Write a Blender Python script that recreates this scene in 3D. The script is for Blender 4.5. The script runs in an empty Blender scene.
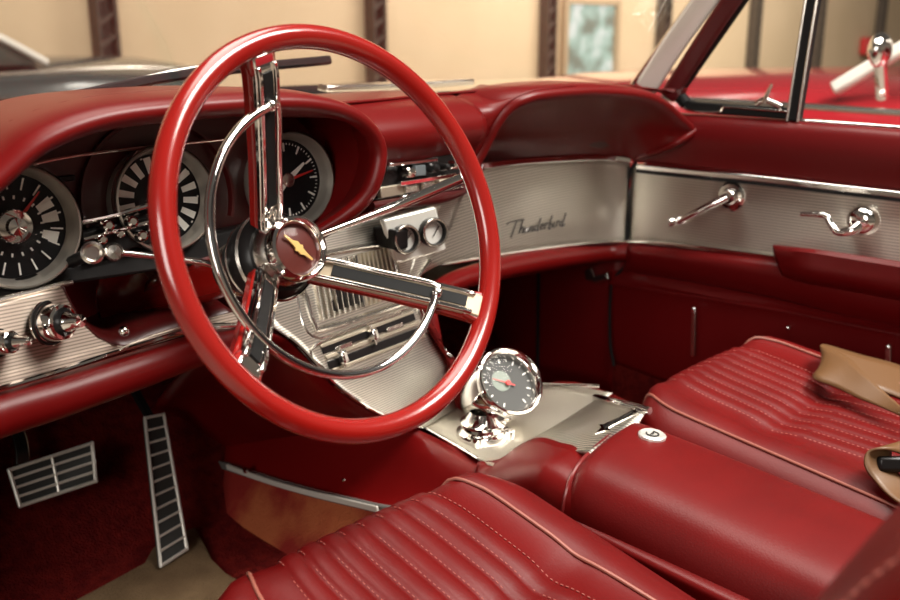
import bpy, bmesh, math, random
from mathutils import Vector, Matrix
from mathutils.bvhtree import BVHTree
random.seed(7)
V3 = Vector
C = bpy.context.scene.collection

# ------------------------------------------------------------------ camera, world, light, exposure
CAM = V3((-0.9608, -0.7055, 0.8018))
FPX = 950.0
cam_d = bpy.data.cameras.new('camera')
cam = bpy.data.objects.new('camera', cam_d); C.objects.link(cam)
cam.location = CAM
cam.rotation_euler = (math.radians(90 - 15.418), 0, math.radians(-46.093))
cam_d.sensor_width = 36.0
cam_d.lens = 36.0 * FPX / 900.0
cam_d.clip_start = 0.02
cam_d.dof.use_dof = True
cam_d.dof.focus_distance = 1.10
cam_d.dof.aperture_fstop = 5.0
bpy.context.scene.camera = cam

w = bpy.data.worlds.new('garage_light'); bpy.context.scene.world = w
w.use_nodes = True
nt = w.node_tree; nt.nodes.clear()
o_ = nt.nodes.new('ShaderNodeOutputWorld'); b_ = nt.nodes.new('ShaderNodeBackground')
tc = nt.nodes.new('ShaderNodeTexCoord'); sx = nt.nodes.new('ShaderNodeSeparateXYZ'); rp = nt.nodes.new('ShaderNodeValToRGB')
mp = nt.nodes.new('ShaderNodeMapRange'); mp.inputs[1].default_value = -1; mp.inputs[2].default_value = 1
nt.links.new(tc.outputs['Generated'], sx.inputs[0]); nt.links.new(sx.outputs['Z'], mp.inputs[0])
nt.links.new(mp.outputs[0], rp.inputs[0]); nt.links.new(rp.outputs[0], b_.inputs[0]); nt.links.new(b_.outputs[0], o_.inputs[0])
e = rp.color_ramp.elements
e[0].position = 0.40; e[0].color = (.06, .045, .035, 1)
e[1].position = 0.56; e[1].color = (.62, .50, .38, 1)
x = e.new(0.72); x.color = (.30, .26, .22, 1)
x = e.new(1.0); x.color = (.22, .20, .18, 1)
b_.inputs[1].default_value = 0.20

def area(name, loc, target, sx_, sy_, power, col=(1, .93, .84)):
    d = bpy.data.lights.new(name, 'AREA'); d.shape = 'RECTANGLE'; d.size = sx_; d.size_y = sy_
    d.energy = power; d.color = col
    o = bpy.data.objects.new(name, d); C.objects.link(o); o.location = loc
    o.rotation_euler = (V3(target) - V3(loc)).to_track_quat('-Z', 'Y').to_euler()
    return o
area('ceiling_lamp_over_car', (0.1, 0.25, 3.6), (0.0, 0.0, 0.3), 1.6, 2.6, 70)
area('side_doorway_daylight', (-3.6, -1.3, 1.75), (-0.4, 0.2, 0.4), 1.6, 1.6, 52, (1, .95, .88))
area('rear_fill_light', (1.0, -2.0, 3.9), (0.3, 0.1, 0.4), 2.4, 1.4, 230, (1, .95, .87))  # added area light, unseen, brightens the aluminium panels from high behind
area('ceiling_lamp_front', (2.0, 4.3, 4.6), (3.5, 8.0, 0.6), 6.0, 1.5, 150, (1, .93, .82))
area('wall_fill_far', (11.0, 4.0, 4.6), (12.0, 8.0, 0.6), 9.0, 1.5, 540, (1, .93, .82))  # added out of view to brighten the right wall and its reflections
sc = bpy.context.scene
sc.view_settings.view_transform = 'Standard'
sc.view_settings.look = 'None'
sc.view_settings.exposure = 0.80
sc.view_settings.gamma = 1.0
sc.view_settings.use_curve_mapping = False

# ------------------------------------------------------------------ pixel ray -> point in the room
ROT = cam.rotation_euler.to_matrix()
def ray(px, py):
    return (ROT @ V3(((px - 450) / FPX, -(py - 300) / FPX, -1.0)))
def PX(px, py, x): d = ray(px, py); return CAM + d * ((x - CAM.x) / d.x)
def PY(px, py, y): d = ray(px, py); return CAM + d * ((y - CAM.y) / d.y)
def PZ(px, py, z): d = ray(px, py); return CAM + d * ((z - CAM.z) / d.z)
def P(t):            # (px, py, 'y', value)
    return {'x': PX, 'y': PY, 'z': PZ}[t[2]](t[0], t[1], t[3])
def PL(*ts): return [P(t) for t in ts]

# ------------------------------------------------------------------ materials
MATS = {}
def mat(name, col, rough=.5, metal=0., coat=0., bump=None, var=None, spec=.5, emit=None, sheen=0.):
    m = bpy.data.materials.new(name); m.use_nodes = True
    n = m.node_tree.nodes; l = m.node_tree.links; p = n['Principled BSDF']
    p.inputs['Base Color'].default_value = (*col, 1); p.inputs['Roughness'].default_value = rough
    p.inputs['Metallic'].default_value = metal; p.inputs['Coat Weight'].default_value = coat
    p.inputs['Coat Roughness'].default_value = .08; p.inputs['Specular IOR Level'].default_value = spec
    p.inputs['Sheen Weight'].default_value = sheen
    t = n.new('ShaderNodeTexCoord')
    if emit:
        p.inputs['Emission Color'].default_value = (*emit[0], 1); p.inputs['Emission Strength'].default_value = emit[1]
    if bump:
        kind, scale, strength, dist = bump
        if kind == 'noise':
            tx = n.new('ShaderNodeTexNoise'); tx.inputs['Scale'].default_value = scale; tx.inputs['Detail'].default_value = 4
            l.new(t.outputs['Object'], tx.inputs['Vector']); src = tx.outputs['Fac']
        elif kind == 'voronoi':
            tx = n.new('ShaderNodeTexVoronoi'); tx.inputs['Scale'].default_value = scale
            l.new(t.outputs['Object'], tx.inputs['Vector']); src = tx.outputs['Distance']
        else:      # ribs along X / Y / Z
            tx = n.new('ShaderNodeTexWave'); tx.wave_type = 'BANDS'; tx.bands_direction = kind; tx.wave_profile = 'SIN'
            tx.inputs['Scale'].default_value = scale
            l.new(t.outputs['Object'], tx.inputs['Vector']); src = tx.outputs['Fac']
        b = n.new('ShaderNodeBump'); b.inputs['Strength'].default_value = strength; b.inputs['Distance'].default_value = dist
        l.new(src, b.inputs['Height']); l.new(b.outputs[0], p.inputs['Normal'])
    if var:
        scale, c2, lo, hi = var
        tx = n.new('ShaderNodeTexNoise'); tx.inputs['Scale'].default_value = scale; tx.inputs['Detail'].default_value = 6
        l.new(t.outputs['Object'], tx.inputs['Vector'])
        r = n.new('ShaderNodeValToRGB'); r.color_ramp.elements[0].position = lo; r.color_ramp.elements[1].position = hi
        r.color_ramp.elements[0].color = (*col, 1); r.color_ramp.elements[1].color = (*c2, 1)
        l.new(tx.outputs['Fac'], r.inputs[0]); l.new(r.outputs[0], p.inputs['Base Color'])
    MATS[name] = m
    return m
def glass_mat(name, tint=(1, 1, 1), refl=.6):
    m = bpy.data.materials.new(name); m.use_nodes = True
    n = m.node_tree.nodes; l = m.node_tree.links; n.clear()
    o = n.new('ShaderNodeOutputMaterial'); mx = n.new('ShaderNodeMixShader'); tr = n.new('ShaderNodeBsdfTransparent')
    gl = n.new('ShaderNodeBsdfGlossy'); fr = n.new('ShaderNodeFresnel'); ml = n.new('ShaderNodeMath'); ml.operation = 'MULTIPLY'
    tr.inputs[0].default_value = (*tint, 1); gl.inputs['Roughness'].default_value = .02; fr.inputs[0].default_value = 1.45
    ml.inputs[1].default_value = refl
    l.new(fr.outputs[0], ml.inputs[0]); l.new(ml.outputs[0], mx.inputs[0]); l.new(tr.outputs[0], mx.inputs[1]); l.new(gl.outputs[0], mx.inputs[2])
    l.new(mx.outputs[0], o.inputs[0])
    return m
def ribbed(name, axis, scale, dark, rough=.5, ref=(0, 0, 1), c1=(.90, .86, .77)):
    m = bpy.data.materials.new(name); m.use_nodes = True
    n = m.node_tree.nodes; l = m.node_tree.links; p = n['Principled BSDF']
    p.inputs['Metallic'].default_value = 1.; p.inputs['Roughness'].default_value = rough
    p.inputs['Anisotropic'].default_value = .9; p.inputs['Anisotropic Rotation'].default_value = .25
    t = n.new('ShaderNodeTexCoord'); tx = n.new('ShaderNodeTexWave'); tx.wave_type = 'BANDS'; tx.bands_direction = axis
    tx.inputs['Scale'].default_value = scale; l.new(t.outputs['Object'], tx.inputs['Vector'])
    r = n.new('ShaderNodeValToRGB'); r.color_ramp.elements[0].position = .1; r.color_ramp.elements[1].position = .6
    r.color_ramp.elements[0].color = (*[q * dark for q in c1], 1); r.color_ramp.elements[1].color = (*c1, 1)
    l.new(tx.outputs['Fac'], r.inputs[0]); l.new(r.outputs[0], p.inputs['Base Color'])
    ge = n.new('ShaderNodeNewGeometry'); cr = n.new('ShaderNodeVectorMath'); cr.operation = 'CROSS_PRODUCT'; cr.inputs[0].default_value = ref
    l.new(ge.outputs['Normal'], cr.inputs[1]); nm = n.new('ShaderNodeVectorMath'); nm.operation = 'NORMALIZE'
    l.new(cr.outputs[0], nm.inputs[0]); l.new(nm.outputs[0], p.inputs['Tangent'])
    return m
leather = mat('red_leather', (.115, .0025, .0025), .42, bump=('voronoi', 420, .10, .001), var=(9, (.085, .0018, .0018), .35, .7), spec=.28)
vinyl = mat('red_vinyl', (.105, .002, .002), .36, bump=('noise', 500, .05, .001), spec=.28)
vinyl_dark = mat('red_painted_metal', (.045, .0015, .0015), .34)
wheel_red = mat('red_wheel_plastic', (.22, .006, .004), .22, coat=.5)
door_red = mat('red_door_vinyl', (.095, .002, .0025), .36, bump=('noise', 400, .06, .001), spec=.28)
chrome = mat('chrome', (.82, .79, .76), .07, 1.)
chrome_soft = mat('satin_chrome', (.62, .58, .53), .24, 1.)
bezel_m = mat('bezel_metal', (.42, .385, .335), .33, .65)
pale_frame = mat('pale_frame_metal', (.78, .74, .67), .35, .0)
alu_z = ribbed('ribbed_aluminium', 'Z', 58, .62)
champagne = mat('champagne_plate', (.42, .34, .235), .45, .3)
alu_brown = ribbed('ribbed_shaded_aluminium', 'Z', 85, .5, .5, (0, 0, 1), (.52, .43, .36))  # same aluminium, with the brownish tone of the light put into its colour
alu_fine = ribbed('fine_ribbed_aluminium', 'Z', 95, .6)
alu_deck = ribbed('deck_aluminium', 'X', 110, .75, .55, (1, 0, 0))
alu_x = ribbed('ribbed_aluminium_plate', 'X', 38, .45, .5, (1, 0, 0))
alu_plain = mat('brushed_aluminium', (.55, .49, .39), .5, 1.)
black = mat('black_plastic', (.009, .008, .008), .3, spec=.2)
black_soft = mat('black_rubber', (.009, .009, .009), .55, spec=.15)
dial_black = mat('dial_black', (.008, .008, .009), .4, spec=.2)
white_paint = mat('dial_white', (.88, .86, .80), .5)
red_needle = mat('needle_red', (.55, .02, .015), .4)
gold = mat('gold_emblem', (.95, .62, .22), .4, .7)
emblem_face = mat('emblem_face', (.09, .016, .012), .35)
carpet = mat('red_carpet', (.085, .005, .005), .95, bump=('noise', 260, 1., .01), var=(60, (.15, .011, .008), .35, .68), spec=.05)
carpet_worn = mat('worn_tunnel_carpet', (.33, .085, .034), .95, bump=('noise', 300, .8, .008), var=(7, (.20, .018, .014), .42, .56), spec=.05)
mat_tan = mat('tan_mat', (.15, .095, .05), .9, bump=('noise', 240, .7, .006), var=(14, (.085, .05, .025), .35, .7), spec=.15)
pedal_steel = mat('pedal_steel', (.60, .56, .50), .35, .4)
pad_grey = mat('pedal_rubber', (.022, .022, .020), .6)
strap_m = mat('tan_webbing', (.12, .056, .020), .45, bump=('noise', 600, .2, .001))
piping_m = mat('pale_piping', (.27, .085, .06), .38)
stitch_m = mat('pale_stitching', (.33, .09, .07), .6)
cream = mat('cream_car_paint', (.72, .63, .50), .16, coat=.7)
glass = glass_mat('clear_glass', (.98, .985, .98), .18)
lens_m = glass_mat('gauge_glass', (.95, .95, .95), .22)
wall_m = mat('tan_plaster_wall', (.60, .45, .29), .85, bump=('noise', 6, .15, .02), var=(.8, (.66, .50, .335), .35, .7))
steel_dark = mat('dark_steel', (.055, .04, .03), .6, var=(20, (.10, .075, .055), .4, .7))
concrete = mat('concrete', (.30, .26, .21), .5, var=(2, (.24, .2, .16), .4, .6))
teal_paint = mat('dark_teal_paint', (.045, .062, .060), .22, coat=.6)
red_paint = mat('red_car_paint', (.30, .012, .018), .2, coat=.7)
car_glass = mat('dark_car_glass', (.05, .07, .06), .08, coat=.5)
tyre = mat('tyre', (.02, .02, .02), .7)
oxide = mat('red_box_paint', (.55, .03, .03), .5)

# ------------------------------------------------------------------ geometry helpers
def catmull(pts, n, closed=False):
    pts = [V3(p) for p in pts]
    if len(pts) == 2:
        return [pts[0].lerp(pts[1], i / (n - 1)) for i in range(n)]
    m = len(pts); fine = []
    segs = m if closed else m - 1
    for i in range(segs):
        if closed: p0, p1, p2, p3 = pts[i - 1], pts[i], pts[(i + 1) % m], pts[(i + 2) % m]
        else:
            p1, p2 = pts[i], pts[i + 1]
            p0 = pts[i - 1] if i else p1 * 2 - p2
            p3 = pts[i + 2] if i + 2 < m else p2 * 2 - p1
        for k in range(12):
            t = k / 12
            fine.append(.5 * ((2 * p1) + (p2 - p0) * t + (2 * p0 - 5 * p1 + 4 * p2 - p3) * t * t + (3 * p1 - p0 - 3 * p2 + p3) * t ** 3))
    fine.append(pts[0].copy() if closed else pts[-1].copy())
    L = [0.]
    for a, b in zip(fine, fine[1:]): L.append(L[-1] + (b - a).length)
    out = []; j = 0
    cnt = n if not closed else n + 1
    for i in range(cnt):
        s = L[-1] * i / (cnt - 1)
        while j < len(L) - 2 and L[j + 1] < s: j += 1
        d = L[j + 1] - L[j]
        out.append(fine[j].lerp(fine[j + 1], (s - L[j]) / d if d > 1e-9 else 0))
    return out[:-1] if closed else out

def frame(axis, ref=None):
    a = V3(axis).normalized()
    r = V3(ref) if ref else (V3((0, 0, 1)) if abs(a.z) < .9 else V3((0, 1, 0)))
    u = (r - a * r.dot(a)).normalized(); s = a.cross(u)
    return a, u, s

class G:
    def __init__(s): s.v = []; s.f = []
    def add(s, v, f):
        o = len(s.v); s.v += [V3(p) for p in v]; s.f += [tuple(i + o for i in q) for q in f]; return s
    def grid(s, rows, closed_u=False, closed_v=False):
        nv = len(rows); nu = len(rows[0]); f = []
        for i in range(nv if closed_v else nv - 1):
            for j in range(nu if closed_u else nu - 1):
                a = i * nu + j; b = i * nu + (j + 1) % nu; i2 = (i + 1) % nv
                f.append((a, b, i2 * nu + (j + 1) % nu, i2 * nu + j))
        return s.add([p for r in rows for p in r], f)
    def loft(s, curves, n=32, m=None):
        rows = [catmull(c, n) for c in curves]
        if m:
            cols = [catmull([r[j] for r in rows], m) for j in range(n)]
            rows = [[cols[j][i] for j in range(n)] for i in range(m)]
        return s.grid(rows)
    def tube(s, pts, r, seg=10, n=None, closed=False, caps=True, flat=1., ref=None):
        n = n or max(2, 6 * (len(pts) - 1) + 1)
        if len(pts) == 2 and not closed: n = 2
        pp = catmull(pts, n, closed); n = len(pp)
        rr = [r] * n if not isinstance(r, (list, tuple)) else [r[min(len(r) - 1, int(i / max(1, n - 1) * (len(r) - 1)))] + (r[min(len(r) - 1, int(i / max(1, n - 1) * (len(r) - 1)) + 1)] - r[min(len(r) - 1, int(i / max(1, n - 1) * (len(r) - 1)))]) * ((i / max(1, n - 1) * (len(r) - 1)) % 1) for i in range(n)]
        rows = []; u = None
        for i, p in enumerate(pp):
            if closed: t = (pp[(i + 1) % n] - pp[i - 1])
            else: t = pp[min(i + 1, n - 1)] - pp[max(i - 1, 0)]
            t.normalize()
            if ref is not None: u = V3(ref)
            elif u is None: u = V3((0, 0, 1)) if abs(t.z) < .9 else V3((0, 1, 0))
            u = (u - t * u.dot(t)).normalized(); q = t.cross(u)
            rows.append([p + (u * math.cos(a) * flat + q * math.sin(a)) * rr[i] for a in [2 * math.pi * k / seg for k in range(seg)]])
        o = len(s.v); s.grid(rows, closed_u=True, closed_v=closed)
        if caps and not closed:
            s.f.append(tuple(o + k for k in range(seg))[::-1]); s.f.append(tuple(o + (n - 1) * seg + k for k in range(seg)))
        return s
    def lathe(s, prof, c, axis, seg=40, a0=0, a1=2 * math.pi, ref=None):
        a, u, q = frame(axis, ref); c = V3(c); full = abs(a1 - a0 - 2 * math.pi) < 1e-6
        k = seg if full else seg + 1
        rows = [[c + a * h + (u * math.cos(t) + q * math.sin(t)) * max(r, 1e-5) for t in [a0 + (a1 - a0) * i / seg for i in range(k)]] for r, h in prof]
        return s.grid(rows, closed_u=full)
    def ball(s, c, r, axis=(0, 0, 1), sq=1., seg=20):
        return s.lathe([(r * math.sin(math.pi * i / 10), -r * sq * math.cos(math.pi * i / 10)) for i in range(11)], c, axis, seg)
    def prism(s, pts, d):
        pts = [V3(p) for p in pts]; n = len(pts); d = V3(d)
        v = pts + [p + d for p in pts]
        f = [tuple(range(n))[::-1], tuple(range(n, 2 * n))] + [(i, (i + 1) % n, n + (i + 1) % n, n + i) for i in range(n)]
        return s.add(v, f)
    def box(s, c, size, ax=None):
        ax = ax or (V3((1, 0, 0)), V3((0, 1, 0)), V3((0, 0, 1))); c = V3(c)
        a, b, d = [V3(ax[i]) * size[i] / 2 for i in range(3)]
        v = [c + a * i + b * j + d * k for k in (-1, 1) for j in (-1, 1) for i in (-1, 1)]
        return s.add(v, [(0, 2, 3, 1), (4, 5, 7, 6), (0, 1, 5, 4), (2, 6, 7, 3), (0, 4, 6, 2), (1, 3, 7, 5)])
    def sweep_rect(s, pts, side, w, h, off=0., n=None):
        """rectangular bar: side = width direction, h along the normal of the path."""
        pp = catmull(pts, n or 6 * (len(pts) - 1) + 1); side = V3(side); rows = []
        N = len(pp)
        for i, p in enumerate(pp):
            t = (pp[min(i + 1, N - 1)] - pp[max(i - 1, 0)]).normalized()
            sd = (side - t * side.dot(t)).normalized(); m = sd.cross(t)
            c = p + m * off
            ww = w if not callable(w) else w(i / (N - 1))
            rows.append([c + sd * ww / 2 + m * h / 2, c - sd * ww / 2 + m * h / 2, c - sd * ww / 2 - m * h / 2, c + sd * ww / 2 - m * h / 2])
        o = len(s.v); s.grid(rows, closed_u=True)
        s.f.append((o, o + 1, o + 2, o + 3)); s.f.append(tuple(o + (N - 1) * 4 + k for k in (3, 2, 1, 0)))
        return s
    def bvh(s): return BVHTree.FromPolygons(s.v, s.f)
    def obj(s, name, m, parent=None, solid=0., bevel=0., sub=0, sharp=40, off=0., seg=2):
        org = V3((0, 0, 0))
        if parent: org = parent['_org']; org = V3(org)
        else:
            lo = V3([min(p[i] for p in s.v) for i in range(3)]); hi = V3([max(p[i] for p in s.v) for i in range(3)])
            org = V3(((lo.x + hi.x) / 2, (lo.y + hi.y) / 2, lo.z))
        me = bpy.data.meshes.new(name)
        me.from_pydata([tuple(p - org) for p in s.v], [], s.f)
        bm = bmesh.new(); bm.from_mesh(me); bmesh.ops.remove_doubles(bm, verts=bm.verts, dist=1e-6)
        bmesh.ops.recalc_face_normals(bm, faces=bm.faces); bm.to_mesh(me); bm.free()
        me.materials.append(m)
        me.polygons.foreach_set('use_smooth', [True] * len(me.polygons))
        me.set_sharp_from_angle(angle=math.radians(sharp))
        o = bpy.data.objects.new(name, me); C.objects.link(o)
        o['_org'] = tuple(org)
        if parent: o.parent = parent
        else: o.location = org
        if solid:
            d = o.modifiers.new('thickness', 'SOLIDIFY'); d.thickness = solid; d.offset = off
        if bevel:
            d = o.modifiers.new('bevel', 'BEVEL'); d.width = bevel; d.segments = seg; d.limit_method = 'ANGLE'; d.angle_limit = .6; d.harden_normals = False
        if sub:
            d = o.modifiers.new('smooth', 'SUBSURF'); d.levels = sub; d.render_levels = sub
        return o

def tag(o, label=None, cat=None, group=None, kind=None):
    if label: o['label'] = label
    if cat: o['category'] = cat
    if group: o['group'] = group
    if kind: o['kind'] = kind
    return o
def thing(name, loc, label, cat, group=None, kind=None):
    o = bpy.data.objects.new(name, None); C.objects.link(o); o.location = loc; o['_org'] = tuple(loc)
    o.empty_display_size = .05
    return tag(o, label, cat, group, kind)
def on(tree, px, py, lift=0.):
    h = tree.ray_cast(CAM, ray(px, py).normalized())
    if h[0] is None:
        h = tree.find_nearest(CAM + ray(px, py).normalized() * 1.4)
    p, n = h[0], h[1]
    if n.dot(CAM - p) < 0: n = -n
    return p + n * lift, n
def ons(tree, pts, lift=0.): return [on(tree, a, b, lift)[0] for a, b in pts]

# ================================================================== the garage
GZ = -0.32      # garage floor level (the car's carpet is at z = 0)
WY = 7.75       # inner face of the far wall
g = G(); g.box((6, 2, GZ - .05), (40, 24, .1)); tag(g.obj('floor', concrete), kind='structure')
g = G(); g.box((8, WY + .1, 2.2), (36, .2, 5.1)); tag(g.obj('wall_front', wall_m), kind='structure')
def steel_post(x, lace, label):
    t = thing('steel_post', (x, WY - .12, GZ), label, 'post', 'steel posts along the tan wall')
    g = G()
    for s in (-1, 1): g.box((x + s * .085, WY - .10, GZ + 2.5), (.03, .16, 5.0))
    g.obj('flange', steel_dark, t, bevel=.004)
    g = G(); g.box((x, WY - .05, GZ + 2.5), (.16, .02, 5.0))
    if lace:
        for k in range(26): g.box((x, WY - .15, GZ + .15 + k * .19), (.16, .02, .035), (V3((.8, 0, .6)) , V3((0, 1, 0)), V3((-.6, 0, .8))))
    g.obj('web', steel_dark, t)
for k, lb in [(0.50, 'dark steel post on the tan wall, leftmost, left of the steering wheel'),
              (0.884, 'dark steel post on the tan wall seen inside the steering wheel ring'),
              (1.255, 'dark steel post on the tan wall just left of the lit window'),
              (1.60, 'dark steel post on the tan wall between lit window and windshield pillar'),
              (1.96, 'dark steel post on the tan wall seen through the vent window'),
              (2.28, 'dark steel post on the tan wall behind the vent window post'),
              (2.66, 'dark steel post on the tan wall near the small red box')]:
    steel_post(CAM.x + k * (WY - CAM.y), True, lb)
# window in the wall
def win_mat():
    m = bpy.data.materials.new('bright_window_view'); m.use_nodes = True
    n = m.node_tree.nodes; l = m.node_tree.links; p = n['Principled BSDF']
    t = n.new('ShaderNodeTexCoord'); no = n.new('ShaderNodeTexNoise'); no.inputs['Scale'].default_value = 2.2
    r = n.new('ShaderNodeValToRGB'); el = r.color_ramp.elements
    el[0].position = .38; el[0].color = (.16, .20, .13, 1); el[1].position = .62; el[1].color = (.92, .95, .88, 1)
    q = el.new(.5); q.color = (.42, .62, .50, 1)
    l.new(t.outputs['Object'], no.inputs['Vector']); l.new(no.outputs['Fac'], r.inputs[0])
    l.new(r.outputs[0], p.inputs['Emission Color']); p.inputs['Emission Strength'].default_value = .55
    p.inputs['Base Color'].default_value = (.1, .1, .1, 1); p.inputs['Roughness'].default_value = .1
    return m
wa = PY(566, 4, WY - .03); wb = PY(611, 88, WY - .03)
wt = thing('window_1', ((wa.x + wb.x) / 2, WY - .03, .3), None, None, kind='structure')
g = G(); g.box(((wa.x + wb.x) / 2, WY - .02, (wa.z + wb.z) / 2), (wb.x - wa.x, .03, wa.z - wb.z)); g.obj('window_pane', win_mat(), wt)
g = G()
for x_ in (wa.x - .04, wb.x + .04): g.box((x_, WY - .05, (wa.z + wb.z) / 2), (.08, .1, wa.z - wb.z + .16))
for z_ in (wa.z + .04, wb.z - .04): g.box(((wa.x + wb.x) / 2, WY - .05, z_), (wb.x - wa.x, .1, .08))
g.obj('window_frame', mat('window_frame_paint', (.40, .30, .19), .6), wt, bevel=.008)
# small red box on the wall
p = PY(868, 46, WY - .1)
t = thing('wall_box', p, 'small bright red box fixed high on the tan wall', 'box')
g = G(); g.box(p, (.55, .16, .36)); g.obj('box_body', oxide, t, bevel=.03)
g = G(); g.box(p + V3((0, -.09, 0)), (.42, .02, .25)); g.obj('box_door', oxide, t, bevel=.01)

# ------------------------------------------------------------------ two parked cars
def parked_car(name, label, paint, loc, yaw, roof=True, glassm=None, rh=0.):
    """local frame: +x is the car's nose, z up from the garage floor"""
    t = thing(name, loc, label, 'car')
    R = Matrix.Rotation(yaw, 3, 'Z'); L0 = V3(loc)
    def T(pts): return [L0 + R @ V3((p[0], p[1], p[2] - rh * max(0., p[2] - .98) / .38)) for p in pts]
    def section(x, hw, zb, zt, crown):
        out = []
        for k in range(17):
            a = math.pi * k / 16; cx = math.cos(a); sz = math.sin(a)
            out.append((x, hw * math.copysign(abs(cx) ** .45, cx), zb + (zt - zb) * abs(sz) ** .4 + crown * abs(sz) ** 3))
        return T(out)
    secs = [(2.35, .70, .38, .80, .01), (2.30, .86, .32, .92, .02), (1.9, .92, .28, .96, .03), (.9, .94, .27, .98, .04), (.45, .94, .27, .97, .02),
            (-.2, .94, .27, .95, .0), (-1.2, .94, .27, .95, .0), (-1.7, .93, .27, .97, .02), (-2.4, .90, .3, .93, .02), (-2.6, .74, .4, .80, .01)]
    g = G(); g.grid([section(*s) for s in secs])
    n = 17; m = len(secs)
    g.f.append(tuple(range(n))); g.f.append(tuple((m - 1) * n + k for k in range(n)))
    g.obj('body_shell', paint, t, sharp=60)
    g = G()
    for s in (-1, 1):
        g.tube(T([(2.32, s * .88, .86), (1.2, s * .945, .93), (-.5, s * .95, .90), (-2.45, s * .91, .84)]), .010, 8)
    g.obj('side_moulding', chrome_soft, t)
    for s in (-1, 1):
        g = G(); g.lathe([(.055, 0), (.085, .02), (.09, .05), (.06, .06), (.01, .07)], T([(2.30, s * .62, .70)])[0], R @ V3((1, 0, 0)), 20); g.obj('headlight', chrome, t)
    g = G(); g.box(T([(2.36, 0, .45)])[0], (.12, 1.7, .14), (R @ V3((1, 0, 0)), R @ V3((0, 1, 0)), V3((0, 0, 1)))); g.obj('bumper', chrome, t, bevel=.04)
    for x_ in (1.45, -1.5):
        for s in (-1, 1):
            wr = G(); wr.lathe([(.05, -.10), (.30, -.10), (.335, -.06), (.335, .06), (.30, .10), (.05, .10)], T([(x_, s * .84, .335)])[0], R @ V3((0, 1, 0)), 28); wo = wr.obj('wheel', tyre, t)
            hc = G(); hc.lathe([(.19, .09), (.18, .12), (.08, .14), (.01, .15)], T([(x_, s * .84, .335)])[0], R @ V3((0, s, 0)), 24); hc.obj('hubcap', chrome, wo)
    # glasshouse
    A = [(.72, .76, .98), (.10, .66, 1.36)]
    for s in (-1, 1):
        g = G(); g.sweep_rect(T([(.72, s * .76, .97), (.42, s * .72, 1.17), (.10, s * .66, 1.36)]), R @ V3((1, 0, 0)), .042, .04); g.obj('windshield_pillar', pale_frame, t, bevel=.01)
    g = G(); g.sweep_rect(T([(.10, -.67, 1.36), (.14, 0, 1.40), (.10, .67, 1.36)]), R @ V3((1, 0, 0)), .07, .045); g.obj('windshield_header', chrome_soft, t, bevel=.01)
    g = G(); g.loft([T([(.70, -.74, .98), (.84, 0, .99), (.70, .74, .98)]), T([(.10, -.65, 1.35), (.15, 0, 1.39), (.10, .65, 1.35)])], 14); g.obj('windshield', glassm or car_glass, t, solid=.006)
    if roof:
        g = G(); g.loft([T([(.12, -.66, 1.36), (.16, 0, 1.40), (.12, .66, 1.36)]), T([(-.5, -.68, 1.41), (-.5, 0, 1.46), (-.5, .68, 1.41)]), T([(-1.2, -.66, 1.36), (-1.25, 0, 1.40), (-1.2, .66, 1.36)]), T([(-1.6, -.70, .96), (-1.75, 0, .98), (-1.6, .70, .96)])], 14, 24); g.obj('roof', paint, t, solid=.03)
        for s in (-1, 1):
            g = G(); g.loft([T([(.66, s * .76, .96), (-.4, s * .79, .96), (-1.25, s * .76, .96)]), T([(.06, s * .67, 1.36), (-.5, s * .69, 1.40), (-1.1, s * .67, 1.36)])], 14); g.obj('side_window', car_glass, t, solid=.006)
    else:
        g = G(); g.box(T([(-.55, 0, .80)])[0], (1.5, 1.4, .36), (R @ V3((1, 0, 0)), R @ V3((0, 1, 0)), V3((0, 0, 1)))); g.obj('cabin_trim', vinyl, t, bevel=.08)
        for s in (-1, 1):
            g = G(); g.box(T([(-.45, s * .36, 1.02)])[0], (.16, .55, .44), (R @ V3((1, 0, 0)), R @ V3((0, 1, 0)), V3((0, 0, 1)))); g.obj('seat_back', leather, t, bevel=.06)
    # mirror on the door
    g = G(); g.tube(T([(.52, .90, .96), (.52, .95, 1.06)]), .018, 8); g.ball(T([(.52, .96, 1.09)])[0], .048, R @ V3((1, 0, 0)), .6); g.obj('side_mirror', chrome, t)
    return t
parked_car('parked_car', 'dark teal vintage hardtop car parked by the tan wall at far left', teal_paint, (0.80, 5.9, GZ), math.radians(20), rh=.10)
parked_car('parked_car.001', 'bright red vintage convertible parked beyond the passenger door', red_paint, (2.75, -0.21, GZ), math.radians(90), roof=False, glassm=glass)

# ================================================================== our car: body shell
car = thing('vintage_car', (0, .3, 0), 'red and cream body shell of the vintage car around the cabin', 'car body')
# carpet: floor, toe board
g = G()
rows = []
for y, z in [(-.75, 0), (.40, 0), (.56, .004), (.66, .05), (.95, .40), (1.0, .62)]:
    rows.append([V3((x, y, z)) for x in [-.74 + 1.48 * i / 24 for i in range(25)]])
g.loft(rows, 25, 40); g.obj('carpet', carpet, car, solid=.012)
# left kick panel + right kick panel
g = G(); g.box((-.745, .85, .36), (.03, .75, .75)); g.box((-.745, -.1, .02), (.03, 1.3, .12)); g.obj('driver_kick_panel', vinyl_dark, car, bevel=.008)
g = G(); g.loft([[V3((.735, .40, .02)), V3((.70, .62, .02)), V3((.66, .85, .04))], [V3((.735, .40, .42)), V3((.70, .62, .45)), V3((.66, .85, .48))]], 16, 8); kick = g.obj('passenger_kick_panel', door_red, car, solid=.015)
g = G(); g.tube([V3((.690, .60, .04)), V3((.688, .605, .40))], .004, 8); g.obj('seam', black_soft, kick)
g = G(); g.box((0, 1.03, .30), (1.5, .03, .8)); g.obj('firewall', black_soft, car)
g = G(); g.box((.755, -.1, .045), (.06, 1.3, .15)); g.obj('passenger_sill', carpet, car, bevel=.01)
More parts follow.
